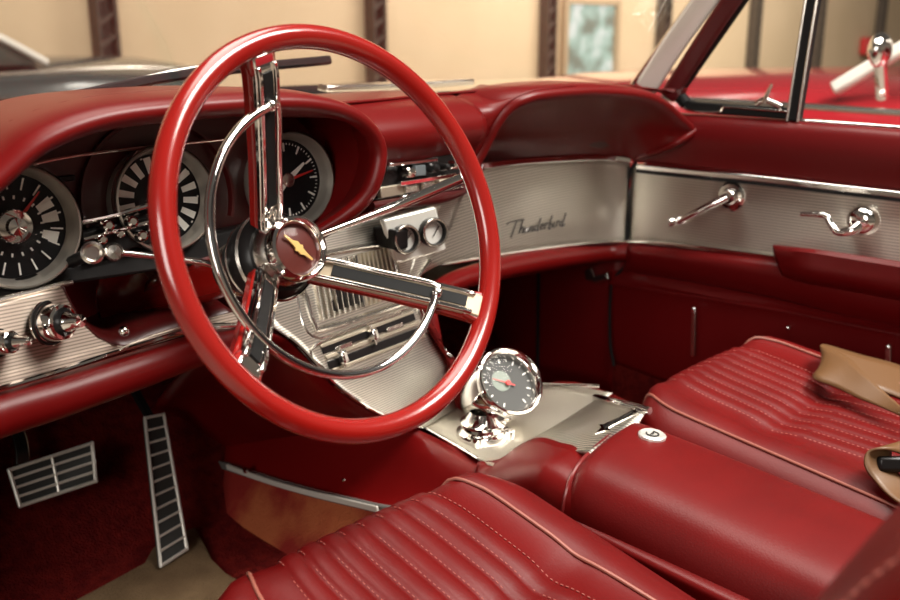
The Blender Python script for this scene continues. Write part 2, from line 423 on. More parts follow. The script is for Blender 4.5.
# transmission tunnel carpet: below the chrome trim
trimP = PL((150, 441, 'x', -.115), (180, 449, 'x', -.115), (232, 466, 'x', -.115), (310, 490, 'x', -.115), (385, 508, 'x', -.115), (450, 528, 'x', -.115))
trimP.append(V3((-.115, -.6, .13)))
low = [V3((-.165, p.y, -.005)) for p in trimP]
mid = [V3((-.135, p.y, p.z * .5)) for p in trimP]
g = G(); g.loft([[p + V3((.006, 0, 0)) for p in trimP], mid, low], 50, 14); g.obj('tunnel_carpet', carpet_worn, car, solid=.01)
# hood (bonnet) and cowl
g = G()
rows = []
for y, z in [(.60, .668), (.75, .674), (1.2, .664), (1.9, .640), (2.35, .60), (2.45, .45)]:
    rows.append([V3((x, y - .10 * (x / .8) ** 2, z - .05 * (abs(x) / .85) ** 2 + (.022 if abs(abs(x) - .70) < .05 else 0))) for x in [-.9 + 1.8 * i / 24 for i in range(25)]])
g.loft(rows, 40, 40); g.obj('hood', cream, car, solid=.01)
base_c = [V3((-.73, .36, .695)), V3((-.55, .50, .682)), V3((-.25, .575, .686)), V3((0, .59, .688)), V3((.25, .575, .688)), V3((.52, .50, .690)), V3((.715, .38, .695))]
g = G(); g.loft([[p + V3((0, .0, .0)) for p in base_c], [p + V3((0, .05, .010)) for p in base_c], [p + V3((0, .10, .002)) for p in base_c]], 50, 8); g.obj('cowl', cream, car, solid=.006)
g = G(); g.tube([p + V3((0, .012, .010)) for p in base_c], .007, 8, 50); g.obj('windshield_gasket', chrome_soft, car)
# cowl grille: chrome bar in front of the wheel
g = G(); g.sweep_rect(PL((322, 88, 'y', .66), (390, 86, 'y', .66), (470, 81, 'y', .64)), (0, 1, .1), .03, .012); g.obj('cowl_grille', chrome_soft, car, bevel=.003)
# windshield glass, pillar
top_c = [V3((-.66, -.02, 1.12)), V3((-.3, .16, 1.16)), V3((0, .20, 1.17)), V3((.3, .16, 1.16)), V3((.66, -.02, 1.12))]
g = G(); g.loft([base_c, top_c], 40, 10); T_w = g.bvh(); g.obj('windshield', glass, car, solid=.004)
fr = PL((646, 88, 'x', .715), (672, 47, 'x', .705), (704, 2, 'x', .69), (740, -50, 'x', .675))
side = ray(670, 50).cross(fr[1] - fr[0]).normalized()
g = G(); g.sweep_rect(fr, side, .044, .02); g.obj('windshield_frame', pale_frame, car, bevel=.005)
fr2 = PL((630, 88, 'x', .718), (660, 46, 'x', .708), (694, -2, 'x', .695), (728, -50, 'x', .68))
g = G(); g.tube([p for p in fr2], .0055, 8); g.obj('windshield_moulding', chrome, car)
pil = PL((668, 97, 'x', .71), (698, 50, 'x', .70), (728, 5, 'x', .69), (768, -50, 'x', .675))
side = ray(700, 50).cross(pil[1] - pil[0]).normalized()
g = G(); g.sweep_rect(pil, side, .034, .03); g.obj('windshield_pillar', mat('dark_red_pillar', (.075, .004, .005), .3), car, bevel=.008)
# wiper
def outside(pts, k): return [on(T_w, a_, b_)[0] + ray(a_, b_).normalized() * k for a_, b_ in pts]
wp = outside([(56, 101), (95, 92), (190, 74), (330, 60)], .018)
t = thing('wiper', wp[0], 'black windshield wiper lying above the cream hood, behind the steering wheel', 'wiper')
g = G(); g.sweep_rect(wp, (0, .3, 1), lambda s: .014, .012); g.obj('wiper_blade', black_soft, t, bevel=.003)
g = G(); g.tube(outside([(100, 88), (190, 68), (275, 61)], .030), .003, 8); g.obj('wiper_arm', chrome_soft, t)

# ================================================================== dashboard
dash = thing('dashboard', (0, .3, .4), 'red padded dashboard with round gauges and ribbed aluminium panels', 'dashboard')
# --- instrument hood
LIPY = .165
lip = PL((-70, 250, 'y', LIPY), (-45, 205, 'y', LIPY), (0, 163, 'y', LIPY), (40, 131, 'y', LIPY), (100, 108, 'y', LIPY), (170, 98, 'y', LIPY), (270, 92, 'y', LIPY), (325, 95, 'y', LIPY), (362, 107, 'y', LIPY), (384, 128, 'y', LIPY), (392, 152, 'y', LIPY), (388, 180, 'y', LIPY), (376, 204, 'y', LIPY + .01), (352, 226, 'y', LIPY + .03), (320, 246, 'y', LIPY + .06))
N = 70
L = catmull(lip, N)
cen = V3((-.40, LIPY, .60))
def off(Lc, d, y, zs=0, dr=0.):
    out = []; d_0 = d
    for i, p in enumerate(Lc):
        t = Lc[min(i + 1, len(Lc) - 1)] - Lc[max(i - 1, 0)]; t.y = 0; t.normalize()
        nrm = V3((-t.z, 0, t.x))               # outward for this direction of travel
        if nrm.dot(p - cen) < 0: nrm = -nrm
        k_ = max(0., min(1., (i / len(Lc) - .60) / .14)); d = d_0 + dr * k_ * k_ * (3 - 2 * k_)
        q = p + nrm * d; q.y = p.y + y; q.z += zs; out.append(q)
    return out
rows = [off(L, -.004, .21, .004), off(L, -.002, .12, .004), off(L, 0, .05, .003), off(L, .0, .018, 0), off(L, -.004, .004), off(L, -.011, -.002), off(L, -.018, .001), off(L, -.023, .010), off(L, -.027, .03, 0, .014), off(L, -.030, .075, 0, .034), off(L, -.032, .125, 0, .052)]
g = G(); g.grid(rows); g.obj('instrument_hood', vinyl, dash, sharp=80)
# --- dash face behind the gauges
FY = .292
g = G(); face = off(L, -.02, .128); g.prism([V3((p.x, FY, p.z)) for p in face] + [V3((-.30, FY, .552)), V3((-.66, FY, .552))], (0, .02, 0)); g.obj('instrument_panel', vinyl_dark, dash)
g = G(); g.tube(PL((10, 170, 'y', FY - .012), (60, 158, 'y', FY - .012), (120, 150, 'y', FY - .012), (235, 138, 'y', FY - .012)), .0022, 8); g.obj('panel_trim', chrome_soft, dash)
g = G(); a = PY(62, 179, FY - .003); g.box(a + V3((.004, 0, 0)), (.020, .004, .006)); g.obj('panel_slot', black, dash, bevel=.001)

GN = V3((-.05, -1, .10)).normalized()
def gauge(px, py, r, kind):
    c = PY(px, py, FY - .022)
    a, u, s = frame(GN)
    g = G(); g.lathe([(r * 1.0, -.022), (r * 1.01, .0), (r * .985, .006), (r * .95, .007), (r * .93, .004), (r * .87, -.012), (r * .85, -.014)], c, GN, 56); bz = g.obj('gauge_bezel_' + kind, bezel_m, dash, sharp=30)
    bz.name = {'fuel': 'ammeter_gauge', 'speed': 'speedometer', 'clock': 'clock_gauge'}[kind]
    g = G(); g.lathe([(r * 1.012, -.004), (r * 1.03, .001), (r * 1.012, .006)], c, GN, 56); g.obj('rim_ring', chrome, bz)
    dc = c - GN * .016
    g = G(); g.lathe([(1e-4, 0), (r * .5, 0), (r * .87, .0)], dc, GN, 48); g.obj('dial', dial_black, bz)
    mk = G()
    def blk(ang, r0, r1, w0, w1, lift=.0012):
        d = u * math.cos(ang) + s * math.sin(ang); q = a.cross(d)
        b = dc + a * lift
        mk.prism([b + d * r0 - q * w0, b + d * r0 + q * w0, b + d * r1 + q * w1, b + d * r1 - q * w1], a * .0008)
    if kind == 'speed':
        for k in range(14):
            ang = math.radians(-142 + 284 * k / 13)
            blk(ang, r * .50, r * .80, .0032, .0042)
        for k in range(8):
            blk(math.radians(-130 + 260 * k / 7), r * .79, r * .815, .0012, .0012)
        mk.lathe([(r * .17, .001), (r * .17, .003), (r * .13, .003), (r * .13, .001)], dc, a, 24)
    elif kind == 'fuel':
        for k in range(18):
            ang = 2 * math.pi * k / 18
            blk(ang, r * .60, r * .80, .0007, .0009)
        for k in range(18):
            blk(2 * math.pi * (k + .5) / 18, r * .44, r * .50, .0009, .0009)
        for ang in (-1.1, -1.45, -1.95):
            blk(ang, r * .48, r * .74, .004, .006)
    else:
        for k in range(12):
            ang = 2 * math.pi * k / 12
            blk(ang, r * .60, r * .78, .0010, .0014)
        for k in range(60):
            if k % 5: blk(2 * math.pi * k / 60, r * .74, r * .78, .0004, .0004)
    mk.obj('dial_markings', white_paint, bz)
    def hand(ang, r0, r1, w, m, name, lift=.004):
        d = u * math.cos(ang) + s * math.sin(ang); q = a.cross(d); b = dc + a * lift
        h = G(); h.prism([b + d * r0 - q * w, b + d * r0 + q * w, b + d * r1 + q * w * .35, b + d * r1 - q * w * .35], a * .001); h.obj(name, m, bz)
    if kind == 'clock':
        hand(-1.35, -.1 * r, .66 * r, .0022, red_needle, 'second_hand', .005)
        hand(-.95, 0, .55 * r, .0042, white_paint, 'hour_hand')
        hand(2.4, 0, .7 * r, .003, white_paint, 'minute_hand')
        h = G(); h.lathe([(.009, .002), (.009, .006), (.006, .007), (1e-4, .007)], dc, a, 24); h.obj('hub_cap', chrome_soft, bz)
    elif kind == 'fuel':
        h = G(); h.lathe([(.019, .001), (.0195, .006), (.017, .010), (.013, .008), (.009, .016), (1e-4, .018)], dc, a, 32); h.obj('hub_cap', chrome, bz)
        hand(-.75, .3 * r, .7 * r, .0016, red_needle, 'needle')
    else:
        h = G(); h.lathe([(.010, .001), (.010, .006), (1e-4, .008)], dc, a, 24); h.obj('hub_cap', chrome, bz)
        hand(2.45, .05 * r, .72 * r, .0018, red_needle, 'needle')
    g = G(); g.lathe([(r * .90, .0), (r * .6, .003), (r * .3, .0045), (1e-4, .005)], c, GN, 40); g.obj('gauge_lens', lens_m, bz)
    return bz
gauge(18, 227, .0635, 'fuel')
gauge(165, 199, .0605, 'speed')
gauge(293, 180, .060, 'clock')
# nacelle ring left of the speedometer
c = PY(167, 199, FY - .012)
g = G(); g.lathe([(.088, -.002), (.09, .004), (.093, .004), (.094, -.002)], c + V3((-.008, 0, .0)), GN, 60, -1.9, 1.9); g.obj('nacelle_ring', vinyl_dark, dash)
# --- switches between the gauges
g = G(); q = PL((80, 232, 'y', .27), (160, 212, 'y', .27), (166, 240, 'y', .262), (88, 262, 'y', .262)); g.prism(q, (0, .02, 0)); sw = g.obj('switch_panel', black, dash, bevel=.003)
g = G(); g.tube(PL((78, 223, 'y', .268), (112, 216, 'y', .268), (150, 205, 'y', .268)), .003, 8)
g.tube(PL((84, 240, 'y', .258), (150, 222, 'y', .258)), .002, 8); g.obj('switch_trim', chrome, sw)
for a_, b_2, r_ in [(106, 226, .006), (118, 234, .0045), (130, 222, .006), (100, 240, .005), (140, 236, .006), (150, 229, .005)]:
    c = PY(a_, b_2, .262); g = G(); g.lathe([(r_ * 1.2, 0), (r_ * 1.2, .004), (r_, .006), (r_, .012), (r_ * .6, .014), (1e-4, .014)], c, (-.2, -1, .2), 16); g.obj('switch', chrome, sw)
# under-gauge ledge
g = G(); q = PL((-60, 300, 'y', .275), (0, 284, 'y', .275), (80, 262, 'y', .275), (250, 225, 'y', .275), (300, 250, 'y', .275), (75, 284, 'y', .262), (0, 303, 'y', .262), (-60, 320, 'y', .262)); g.prism(q, (0, .05, 0)); g.obj('lower_ledge', black, dash, bevel=.004)
g = G(); g.tube(PL((-60, 316, 'y', .252), (0, 300, 'y', .252), (40, 290, 'y', .252), (72, 282, 'y', .252)), .0032, 8); g.obj('ledge_trim', chrome_soft, dash)
# --- ribbed panel left of the steering column
def yk(py): return .262 - (py - 285) * .0003
outl = [(-60, 320), (0, 304), (30, 296), (63, 288), (70, 302), (82, 322), (98, 337), (112, 344), (124, 346), (150, 336), (185, 325), (232, 312), (250, 318), (268, 321), (262, 330), (205, 330), (120, 355), (60, 373), (0, 390), (-60, 408)]
pl = [PY(a_, b_2, .245) for a_, b_2 in outl]
g = G(); g.prism(pl, (0, .008, 0)); lp = g.obj('lower_instrument_panel', alu_brown, dash, bevel=.0015)
g = G(); g.prism([PY(a_, b_2, .52) for a_, b_2 in [(-60, 290), (75, 265), (300, 215), (320, 322), (205, 350), (0, 400), (-60, 405)]], (0, .02, 0)); g.obj('lower_panel_backing', vinyl_dark, dash)
cut = catmull([PY(a_, b_2, .246) for a_, b_2 in [(63, 288), (70, 302), (82, 322), (98, 337), (112, 344), (124, 346), (150, 336), (185, 325), (232, 312)]], 40)
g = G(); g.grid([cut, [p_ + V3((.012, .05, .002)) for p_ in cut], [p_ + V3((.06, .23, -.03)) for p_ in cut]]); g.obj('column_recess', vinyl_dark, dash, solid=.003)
# knobs on it
def knob(px, py, r, y=.245):
    c = PY(px, py, y); ax = V3((.38, -1, .18)).normalized()
    g = G(); g.lathe([(r * 1.25, 0), (r * 1.3, .003), (r * 1.2, .005), (r * 1.08, .006), (r * 1.05, .020), (r * .98, .023), (r * .80, .024), (r * .62, .026), (r * .55, .032), (r * .45, .035), (r * .42, .042), (r * .36, .047), (1e-4, .048)], c, ax, 32); k = g.obj('knob', chrome, lp, sharp=30)
    g = G(); g.lathe([(r * 1.26, .003), (r * 1.26, .0055), (r * 1.12, .0062)], c, ax, 32); g.obj('knob_ring', black, k)
    g = G(); g.lathe([(r * .83, .0235), (r * .66, .0262), (r * .60, .030)], c, ax, 32); g.obj('knob_collar', black, k)
knob(47, 323, .0185); knob(-5, 343, .0115)
g = G(); g.ball(PY(124, 331, .235), .006); g.obj('screw_head', chrome, lp)
# roll under it
g = G(); g.tube(PL((-90, 446, 'y', .238), (0, 414, 'y', .238), (60, 396, 'y', .238), (120, 376, 'y', .238), (205, 348, 'y', .24), (262, 334, 'y', .25)), [.025, .024, .023, .0215, .019, .012], 18, 50); g.obj('padded_roll', vinyl, dash)
g = G(); g.tube(PL((-60, 408, 'y', .228), (0, 389, 'y', .228), (60, 371, 'y', .228), (125, 350, 'y', .228), (205, 327, 'y', .23), (262, 326, 'y', .25)), .0032, 8, 40); g.obj('roll_trim', chrome, dash)
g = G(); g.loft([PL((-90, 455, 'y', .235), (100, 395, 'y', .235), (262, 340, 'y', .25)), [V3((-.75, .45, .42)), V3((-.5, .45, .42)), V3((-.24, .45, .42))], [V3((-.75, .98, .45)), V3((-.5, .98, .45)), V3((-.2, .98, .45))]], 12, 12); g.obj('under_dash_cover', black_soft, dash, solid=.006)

# --- glove side: wrap-round panel
gt = PL((440, 170, 'y', .345), (483, 167, 'y', .385), (520, 163, 'y', .415), (560, 160.5, 'y', .432), (596, 159, 'y', .432), (616, 160, 'y', .415), (630, 163, 'x', .722))
gb = PL((405, 285, 'y', .315), (440, 264, 'y', .355), (480, 257, 'y', .39), (530, 249.5, 'y', .425), (575, 244, 'y', .43), (605, 241.5, 'y', .415), (627, 241, 'x', .722))
glove = G(); glove.loft([gt, gb], 60, 14); T_gl = glove.bvh()
gl_o = glove.obj('glove_panel', alu_z, dash, solid=.004)
g = G(); g.sweep_rect([p + V3((-.002, -.006, .003)) for p in PL((470, 168, 'y', .375), (483, 167, 'y', .385), (520, 163, 'y', .415), (560, 160.5, 'y', .432), (596, 159, 'y', .432), (616, 160, 'y', .415), (629, 162, 'x', .718))], (0, .2, 1), .012, .008, n=40); g.obj('upper_trim', chrome, dash, bevel=.002)
g = G(); g.tube([p + V3((-.003, -.005, 0)) for p in gb[1:]], .0035, 8, 50); g.obj('lower_trim', chrome, dash)
# script lettering, hand-drawn strokes (u right 0..10, v up 0..2)
strokes = [[(0, 1.75), (.8, 1.95), (2.9, 1.95)], [(1.7, 1.95), (1.35, .9), (1.0, -.35)],
           [(2.75, 2.0), (2.3, .0)], [(2.35, .3), (2.75, .85), (3.0, .7), (2.85, .0), (3.15, .15)],
           [(3.35, .75), (3.2, .15), (3.5, .05), (3.85, .7), (3.75, .05), (4.05, .2)],
           [(4.2, .8), (4.05, .0), (4.4, .75), (4.65, .6), (4.5, .0), (4.8, .15)],
           [(5.5, .7), (5.05, .65), (4.95, .15), (5.3, .1), (5.6, .75)], [(5.85, 1.75), (5.45, .0), (5.75, .15)],
           [(5.9, .4), (6.4, .55), (6.3, .85), (6.0, .6), (6.1, .05), (6.6, .2)],
           [(6.75, .8), (6.7, .0)], [(6.75, .5), (7.0, .8), (7.25, .75)],
           [(7.8, 1.8), (7.4, .0), (7.75, .1), (7.95, .6), (7.55, .6)],
           [(8.3, .75), (8.15, .1), (8.4, .1)], [(8.75, .8), (8.65, 0)], [(8.75, .5), (8.95, .8), (9.15, .75)],
           [(9.75, .7), (9.35, .6), (9.3, .15), (9.6, .15), (9.85, .8)], [(10.15, 1.75), (9.75, .0), (10.2, .25)]]
g = G()
for st in strokes:
    pts = []
    for u_, v_ in st:
        px = 504 + u_ * 5.85 + v_ * .8; py = 234.5 - u_ * 1.05 - v_ * 7.0 + 1.5
        pts.append(on(T_gl, px, py, .003)[0])
    g.tube(pts, .0013, 6, max(4, 4 * len(pts)))
g.obj('script_lettering', mat('dark_chrome', (.10, .09, .085), .3, .8), gl_o)
# padded roll below the glove panel sweeping down to the console
rollp = PL((434, 338, 'y', .30), (429, 312, 'y', .315), (431, 296, 'y', .33), (450, 283, 'y', .36), (485, 272, 'y', .39), (530, 262.5, 'y', .42), (575, 256, 'y', .43), (605, 253, 'y', .42), (628, 252, 'x', .715))
g = G(); g.tube(rollp, [.012, .014, .018, .020, .0215, .0225, .022, .020, .018], 18, 70); g.obj('glove_roll', vinyl, dash)
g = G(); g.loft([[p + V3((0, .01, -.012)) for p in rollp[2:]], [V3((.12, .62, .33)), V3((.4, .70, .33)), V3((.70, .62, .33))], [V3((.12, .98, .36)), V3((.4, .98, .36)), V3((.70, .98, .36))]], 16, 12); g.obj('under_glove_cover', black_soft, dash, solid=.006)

# --- middle shelf between the hoods
xs = [-.20, -.12, -.05, .02, .08, .13, .18]
rows = []
for dy, z in [(.30, .708), (.18, .714), (.09, .712), (.04, .703), (.012, .688), (.0, .670), (.004, .652), (.016, .636), (.03, .622)]:
    rows.append([V3((x_, .295 + dy + .10 * max(0, x_) , z)) for x_ in xs])
g = G(); g.loft(rows, 30, 40); g.obj('dash_pad', vinyl, dash, solid=.004)
# dash top to the windshield
hp_ = off(L, -.003, .075, .004)
rows = [[V3((-.80, .20, .60))] + [hp_[k] for k in range(8, 52, 4)] + [V3((-.17, .33, .714)), V3((0, .36, .714)), V3((.2, .39, .716)), V3((.40, .36, .722)), V3((.6, .32, .716)), V3((.72, .30, .69))],
        [p + V3((0, -.11, .012)) for p in base_c], [p + V3((0, -.004, .004)) for p in base_c]]
g = G(); g.loft(rows, 60, 16); g.obj('dash_top', vinyl, dash, solid=.004)
# --- passenger hood
plip = PL((466, 176, 'y', .352), (482, 154, 'y', .335), (497, 125, 'y', .315), (511, 106, 'y', .30), (527, 95.5, 'y', .288), (550, 90, 'y', .28), (600, 87, 'y', .268), (645, 91, 'y', .258), (668, 100, 'y', .252), (684, 114, 'y', .248), (693, 122, 'y', .246), (697, 128, 'y', .245))
PLp = catmull(plip, 80)
pc = V3((.46, .27, .64))
def offp(d, dy, dz=0.):
    out = []
    for i, p_ in enumerate(PLp):
        t_ = PLp[min(i + 1, 79)] - PLp[max(i - 1, 0)]; t_.y = 0; t_.normalize(); n_ = V3((-t_.z, 0, t_.x))
        if n_.dot(p_ - pc) < 0: n_ = -n_
        q_ = p_ + n_ * d; q_.y += dy; q_.z += dz; out.append(q_)
    return out
botl = catmull(PL((478, 171, 'y', .375), (500, 166, 'y', .395), (530, 162.5, 'y', .418), (560, 161, 'y', .43), (600, 159.5, 'y', .43), (628, 160, 'y', .40), (650, 154, 'y', .33), (675, 144, 'y', .272), (696, 130, 'y', .248)), 80)
inner = offp(-.020, .013)
def blend(k, dy): return [inner[i].lerp(botl[i], k) + V3((0, dy * min(1, max(0, (inner[i] - botl[i]).length - .015) / .09), 0)) for i in range(80)]
rows = [offp(-.01, .20, .002), offp(.004, .10, .004), offp(.006, .04, .002), offp(.004, .014), offp(-.002, .002), offp(-.009, -.001), offp(-.015, .004), inner, blend(.08, .022), blend(.25, .036), blend(.5, .040), blend(.75, .026), botl]
g = G(); g.grid(rows); g.obj('passenger_hood', vinyl, dash, sharp=80)
g = G(); g.tube([p_ + V3((0, -.004, .003)) for p_ in botl[60:]], .007, 10, 30); g.obj('hood_lower_lip', vinyl, dash)
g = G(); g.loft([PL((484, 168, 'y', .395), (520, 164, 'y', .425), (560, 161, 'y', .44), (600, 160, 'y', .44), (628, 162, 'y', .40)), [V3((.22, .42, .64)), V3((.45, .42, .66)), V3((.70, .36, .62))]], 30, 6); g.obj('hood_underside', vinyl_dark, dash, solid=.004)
# flank of the passenger hood running down to the middle shelf
g = G(); g.loft([offp(.002, .008)[0:36], PL((462, 172, 'y', .345), (468, 138, 'y', .328), (482, 106, 'y', .335), (518, 88, 'y', .39)), PL((445, 168, 'y', .34), (446, 130, 'y', .318), (452, 101, 'y', .36), (480, 85, 'y', .46))], 30, 16); g.obj('hood_flank', vinyl, dash, solid=.003)

# --- radio
RY = .318
rq = PL((382, 162, 'y', RY), (462, 152, 'y', RY + .012), (470, 186, 'y', RY + .012), (374, 201, 'y', RY))
g = G(); g.prism(rq, (0, .05, 0)); rad = g.obj('radio', black, dash, bevel=.003)
def bar(a, b, h, y=RY - .006, m=chrome, name='radio_trim', d=.008, par=None):
    A, B = PY(a[0], a[1], y), PY(b[0], b[1], y + .006)
    g = G(); g.sweep_rect([A, B], (0, .1, 1), h, d); return g.obj(name, m, par or rad, bevel=.0012)
bar((388, 165), (436, 160), .005)
bar((399, 184), (455, 175), .007)
bar((379, 193), (402, 189), .016, m=alu_plain)
bar((404, 190), (418, 187.5), .011, m=chrome_soft, name='station_dial')
bar((422, 186.5), (434, 184), .011, m=chrome_soft, name='station_dial')
bar((438, 183.5), (460, 179), .010, m=alu_plain, name='preset_button')
bar((401, 197), (462, 187), .004)
bar((414, 171), (424, 170), .016, m=mat('radio_window', (.16, .18, .19), .15, .3), name='radio_window')
for a_, b_2, r_ in [(405, 172.5, .0075), (430, 168, .0065), (441, 167, .005), (450, 165, .006)]:
    c = PY(a_, b_2, RY - .003); g = G(); g.lathe([(r_ * 1.2, 0), (r_ * 1.15, .006), (r_, .008), (r_ * .95, .018), (1e-4, .020)], c, (-.15, -1, .1), 20); g.obj('radio_knob', chrome if a_ in (405, 450) else black, rad)
g = G(); g.tube(PL((372, 206, 'y', .30), (410, 202, 'y', .308), (450, 195, 'y', .32), (474, 182, 'y', .335), (482, 166, 'y', .345)), [.006, .009, .010, .008, .005], 12); g.obj('radio_hood_lip', vinyl_dark, dash)

# ================================================================== centre console
con = thing('center_console', (.05, .1, 0), 'red centre console with ribbed aluminium slope between the two front seats', 'console')
DZ = .222
rowsL = PL((300, 236, 'y', .325), (286, 272, 'y', .305), (272, 303, 'y', .285), (266, 321, 'y', .272), (298, 345, 'y', .26), (338, 387, 'y', .245), (388, 417, 'y', .243), (425, 428, 'z', DZ))
rowsR = PL((462, 196, 'y', .352), (445, 238, 'y', .338), (420, 272, 'y', .322), (414, 288, 'y', .312), (419, 310, 'y', .297), (433, 338, 'y', .283), (458, 363, 'y', .268), (500, 381, 'z', DZ))
Lc = catmull(rowsL, 40); Rc = catmull(rowsR, 40)
slope = G(); slope.grid([[a_.lerp(b_2, k / 24) + V3((0, .010 * math.sin(math.pi * k / 24) * 0, 0)) for k in range(25)] for a_, b_2 in zip(Lc, Rc)])
T_s = slope.bvh(); slope_o = slope.obj('slope_panel', alu_fine, con, solid=.004)
g = G(); g.tube([p_ + V3((-.002, -.003, .001)) for p_ in Lc[14:]] + PL((455, 445, 'z', DZ), (478, 459, 'z', DZ)), .0028, 8, 60); g.obj('edge_trim', chrome, con)
g = G(); g.tube([p_ + V3((0, -.004, .001)) for p_ in Rc[10:]] + PL((540, 384.5, 'z', DZ), (600, 386, 'z', .24)), .003, 8, 60); g.obj('edge_trim', chrome, con)
# deck
deckN = PL((425, 428, 'z', DZ), (455, 445, 'z', DZ), (480, 460, 'z', DZ), (505, 474, 'z', DZ))
deckF = PL((500, 381, 'z', DZ), (525, 384, 'z', DZ), (570, 386, 'z', DZ), (612, 394, 'z', DZ))
deck = G(); deck.loft([deckN, deckF], 20, 10); T_d = deck.bvh(); deck.obj('deck_plate', alu_deck, con, solid=.004)
# ribbed ramp plate with blade emblem
PZT = .300
ramp = G(); ramp.loft([PL((508, 452, 'z', DZ + .002), (553, 428, 'z', DZ + .004), (600, 398, 'z', DZ + .004)), PL((540, 452, 'z', .245), (578, 428, 'z', .25), (618, 400, 'z', .252)), PL((583, 452, 'z', .281), (609, 432, 'z', .285), (643, 411, 'z', .285)), [p_ + V3((0, q_, .0)) for p_, q_ in zip(PL((583, 452, 'z', .281), (609, 432, 'z', .285), (643, 411, 'z', .285)), (-.02, -.03, -.006))]], 20, 16)
T_r = ramp.bvh(); ramp_o = ramp.obj('ribbed_ramp', alu_x, con, solid=.004)
g = G(); bl = [(596, 436), (602, 430), (600, 427), (604, 427), (634, 412.5), (640, 411), (638, 415), (609, 430), (611, 433), (606, 433)]
g.prism(ons(T_r, bl, .001), on(T_r, 610, 425)[1] * .003); g.obj('blade_emblem', chrome, ramp_o)
g = G(); g.prism(ons(T_r, [(604, 429), (634, 414), (633, 416), (606, 431)], .0045), on(T_r, 610, 425)[1] * .001); g.obj('blade_inlay', black, ramp_o)
g = G(); g.tube(PL((596, 397.5, 'z', .256), (603, 399, 'z', .276), (614, 402, 'z', .287), (632, 406, 'z', .291), (650, 411, 'z', .293)), .0058, 12); g.obj('ramp_trim', chrome, con)
# red flank: from slope edge / deck edge down to the chrome strip above the tunnel carpet
up = Lc[12:] + PL((455, 445, 'z', DZ), (480, 460, 'z', DZ)) + [V3((-.055, .06, .225)), V3((-.075, -.15, .22)), V3((-.08, -.6, .2))]
upc = catmull(PL((205, 352, 'y', .255), (240, 338, 'y', .262)) + [p_ + V3((-.002, .003, -.003)) for p_ in up[::4]] + up[-3:], 60)
lowc = catmull([V3((-.115, 1.0, .02)), V3((-.115, .92, .03))] + trimP[0:6] + [V3((-.115, -.6, .13))], 60)
midc = [a_.lerp(b_2, .5) + V3((.0, .0, .012)) for a_, b_2 in zip(upc, lowc)]
mid0 = [a_.lerp(b_2, .12) + V3((-.012, -.006, .004)) for a_, b_2 in zip(upc, lowc)]
g = G(); g.loft([upc, mid0, midc, lowc], 60, 24); flank = g.obj('console_side', vinyl, con, solid=.004)
g = G(); g.sweep_rect([p_ + V3((-.006, 0, 0)) for p_ in trimP], (0, .2, 1), .014, .008, n=50); g.obj('side_trim', mat('dark_chrome_trim', (.30, .28, .26), .25, .6), con, bevel=.002)
g = G(); g.sweep_rect([p_ + V3((-.012, 0, .001)) for p_ in PL((233, 465, 'x', -.121), (270, 478, 'x', -.121), (310, 489.5, 'x', -.121), (384, 507, 'x', -.121))], (0, .2, 1), .009, .004, n=30); g.obj('scuff_plate', pedal_steel, con, bevel=.001)
g = G(); g.lathe([(.006, 0), (.0055, .003), (1e-4, .004)], PX(246, 470, -.135), (-1, 0, .2), 14); g.obj('screw', chrome, con)
g = G(); g.lathe([(.003, 0), (.003, .002), (1e-4, .003)], PX(344, 480, -.125), (-1, 0, .2), 12); g.obj('screw', chrome, con)
# far flank
g = G(); g.loft([Rc[16:] + PL((540, 385, 'z', DZ), (612, 394, 'z', DZ)) + [V3((.15, -.6, .2))], [p_ + V3((.05, 0, -.12)) for p_ in Rc[16:]] + [V3((.26, .3, .1)), V3((.25, .1, .1)), V3((.22, -.6, .1))], [V3((.30, .9, -.005)), V3((.30, .4, -.005)), V3((.26, -.6, -.005))]], 40, 14); g.obj('console_far_side', carpet, con, solid=.006)
# shoulder: red lip rising beside the ramp
g = G(); g.loft([PL((478, 462, 'z', DZ), (500, 460, 'z', .225), (520, 446, 'z', .238), (540, 438.5, 'z', .252), (562, 444, 'z', .27), (580, 452, 'z', .276)) + [V3((-.045, -.10, .25))], [V3((-.055, .12, .20)), V3((-.06, .09, .215)), V3((-.065, .06, .23)), V3((-.068, .03, .243)), V3((-.07, .0, .255)), V3((-.072, -.02, .258)), V3((-.074, -.10, .245))], [V3((-.085, .12, .15)), V3((-.088, .06, .16)), V3((-.09, -.10, .16))]], 30, 12); g.obj('ramp_shoulder', vinyl, con, solid=.004)
# armrest pad: slab with rounded edges following the console backwards
px0, px1 = -.082, .118
def pad_top(y): return .298 + .085 * (y + .02) if y < -.02 else .298
rows = []
prof = [(-.005, -.150), (-.004, -.10), (.0, -.062), (.006, -.038), (.018, -.019), (.036, -.008), (.062, -.002), (.10, .0015), (.14, .001), (.165, -.002), (.182, -.010), (.194, -.026), (.20, -.05), (.204, -.10), (.205, -.15)]
for y, dz, sh in [(-.045, -.12, .0), (-.045, -.030, .004), (-.049, -.012, .002), (-.060, -.002, 0), (-.10, 0, 0), (-.2, 0, 0), (-.3, 0, 0), (-.45, 0, 0), (-.75, 0, 0)]:
    # front edge runs at a slant: the near corner sits further forward
    rows.append([V3((px0 + u_ * 1.06 + sh, y - .010 + (.030 * u_ / .2 if y > -.2 else 0), pad_top(y) + v_ * (1 if dz > -.1 else .3) + dz)) for u_, v_ in prof])
padg = G(); padg.loft(rows, 40, 60); T_p = padg.bvh(); pad_o = padg.obj('armrest_pad', leather, con, sharp=80)
g = G(); g.tube([rows[2][k] + V3((-.003, .002, .0)) for k in range(2, 14)], .0032, 8, 40); g.obj('pad_piping', mat('dark_red_piping', (.14, .010, .010), .3), con)
c, n_ = on(T_p, 652, 436.5, .0)
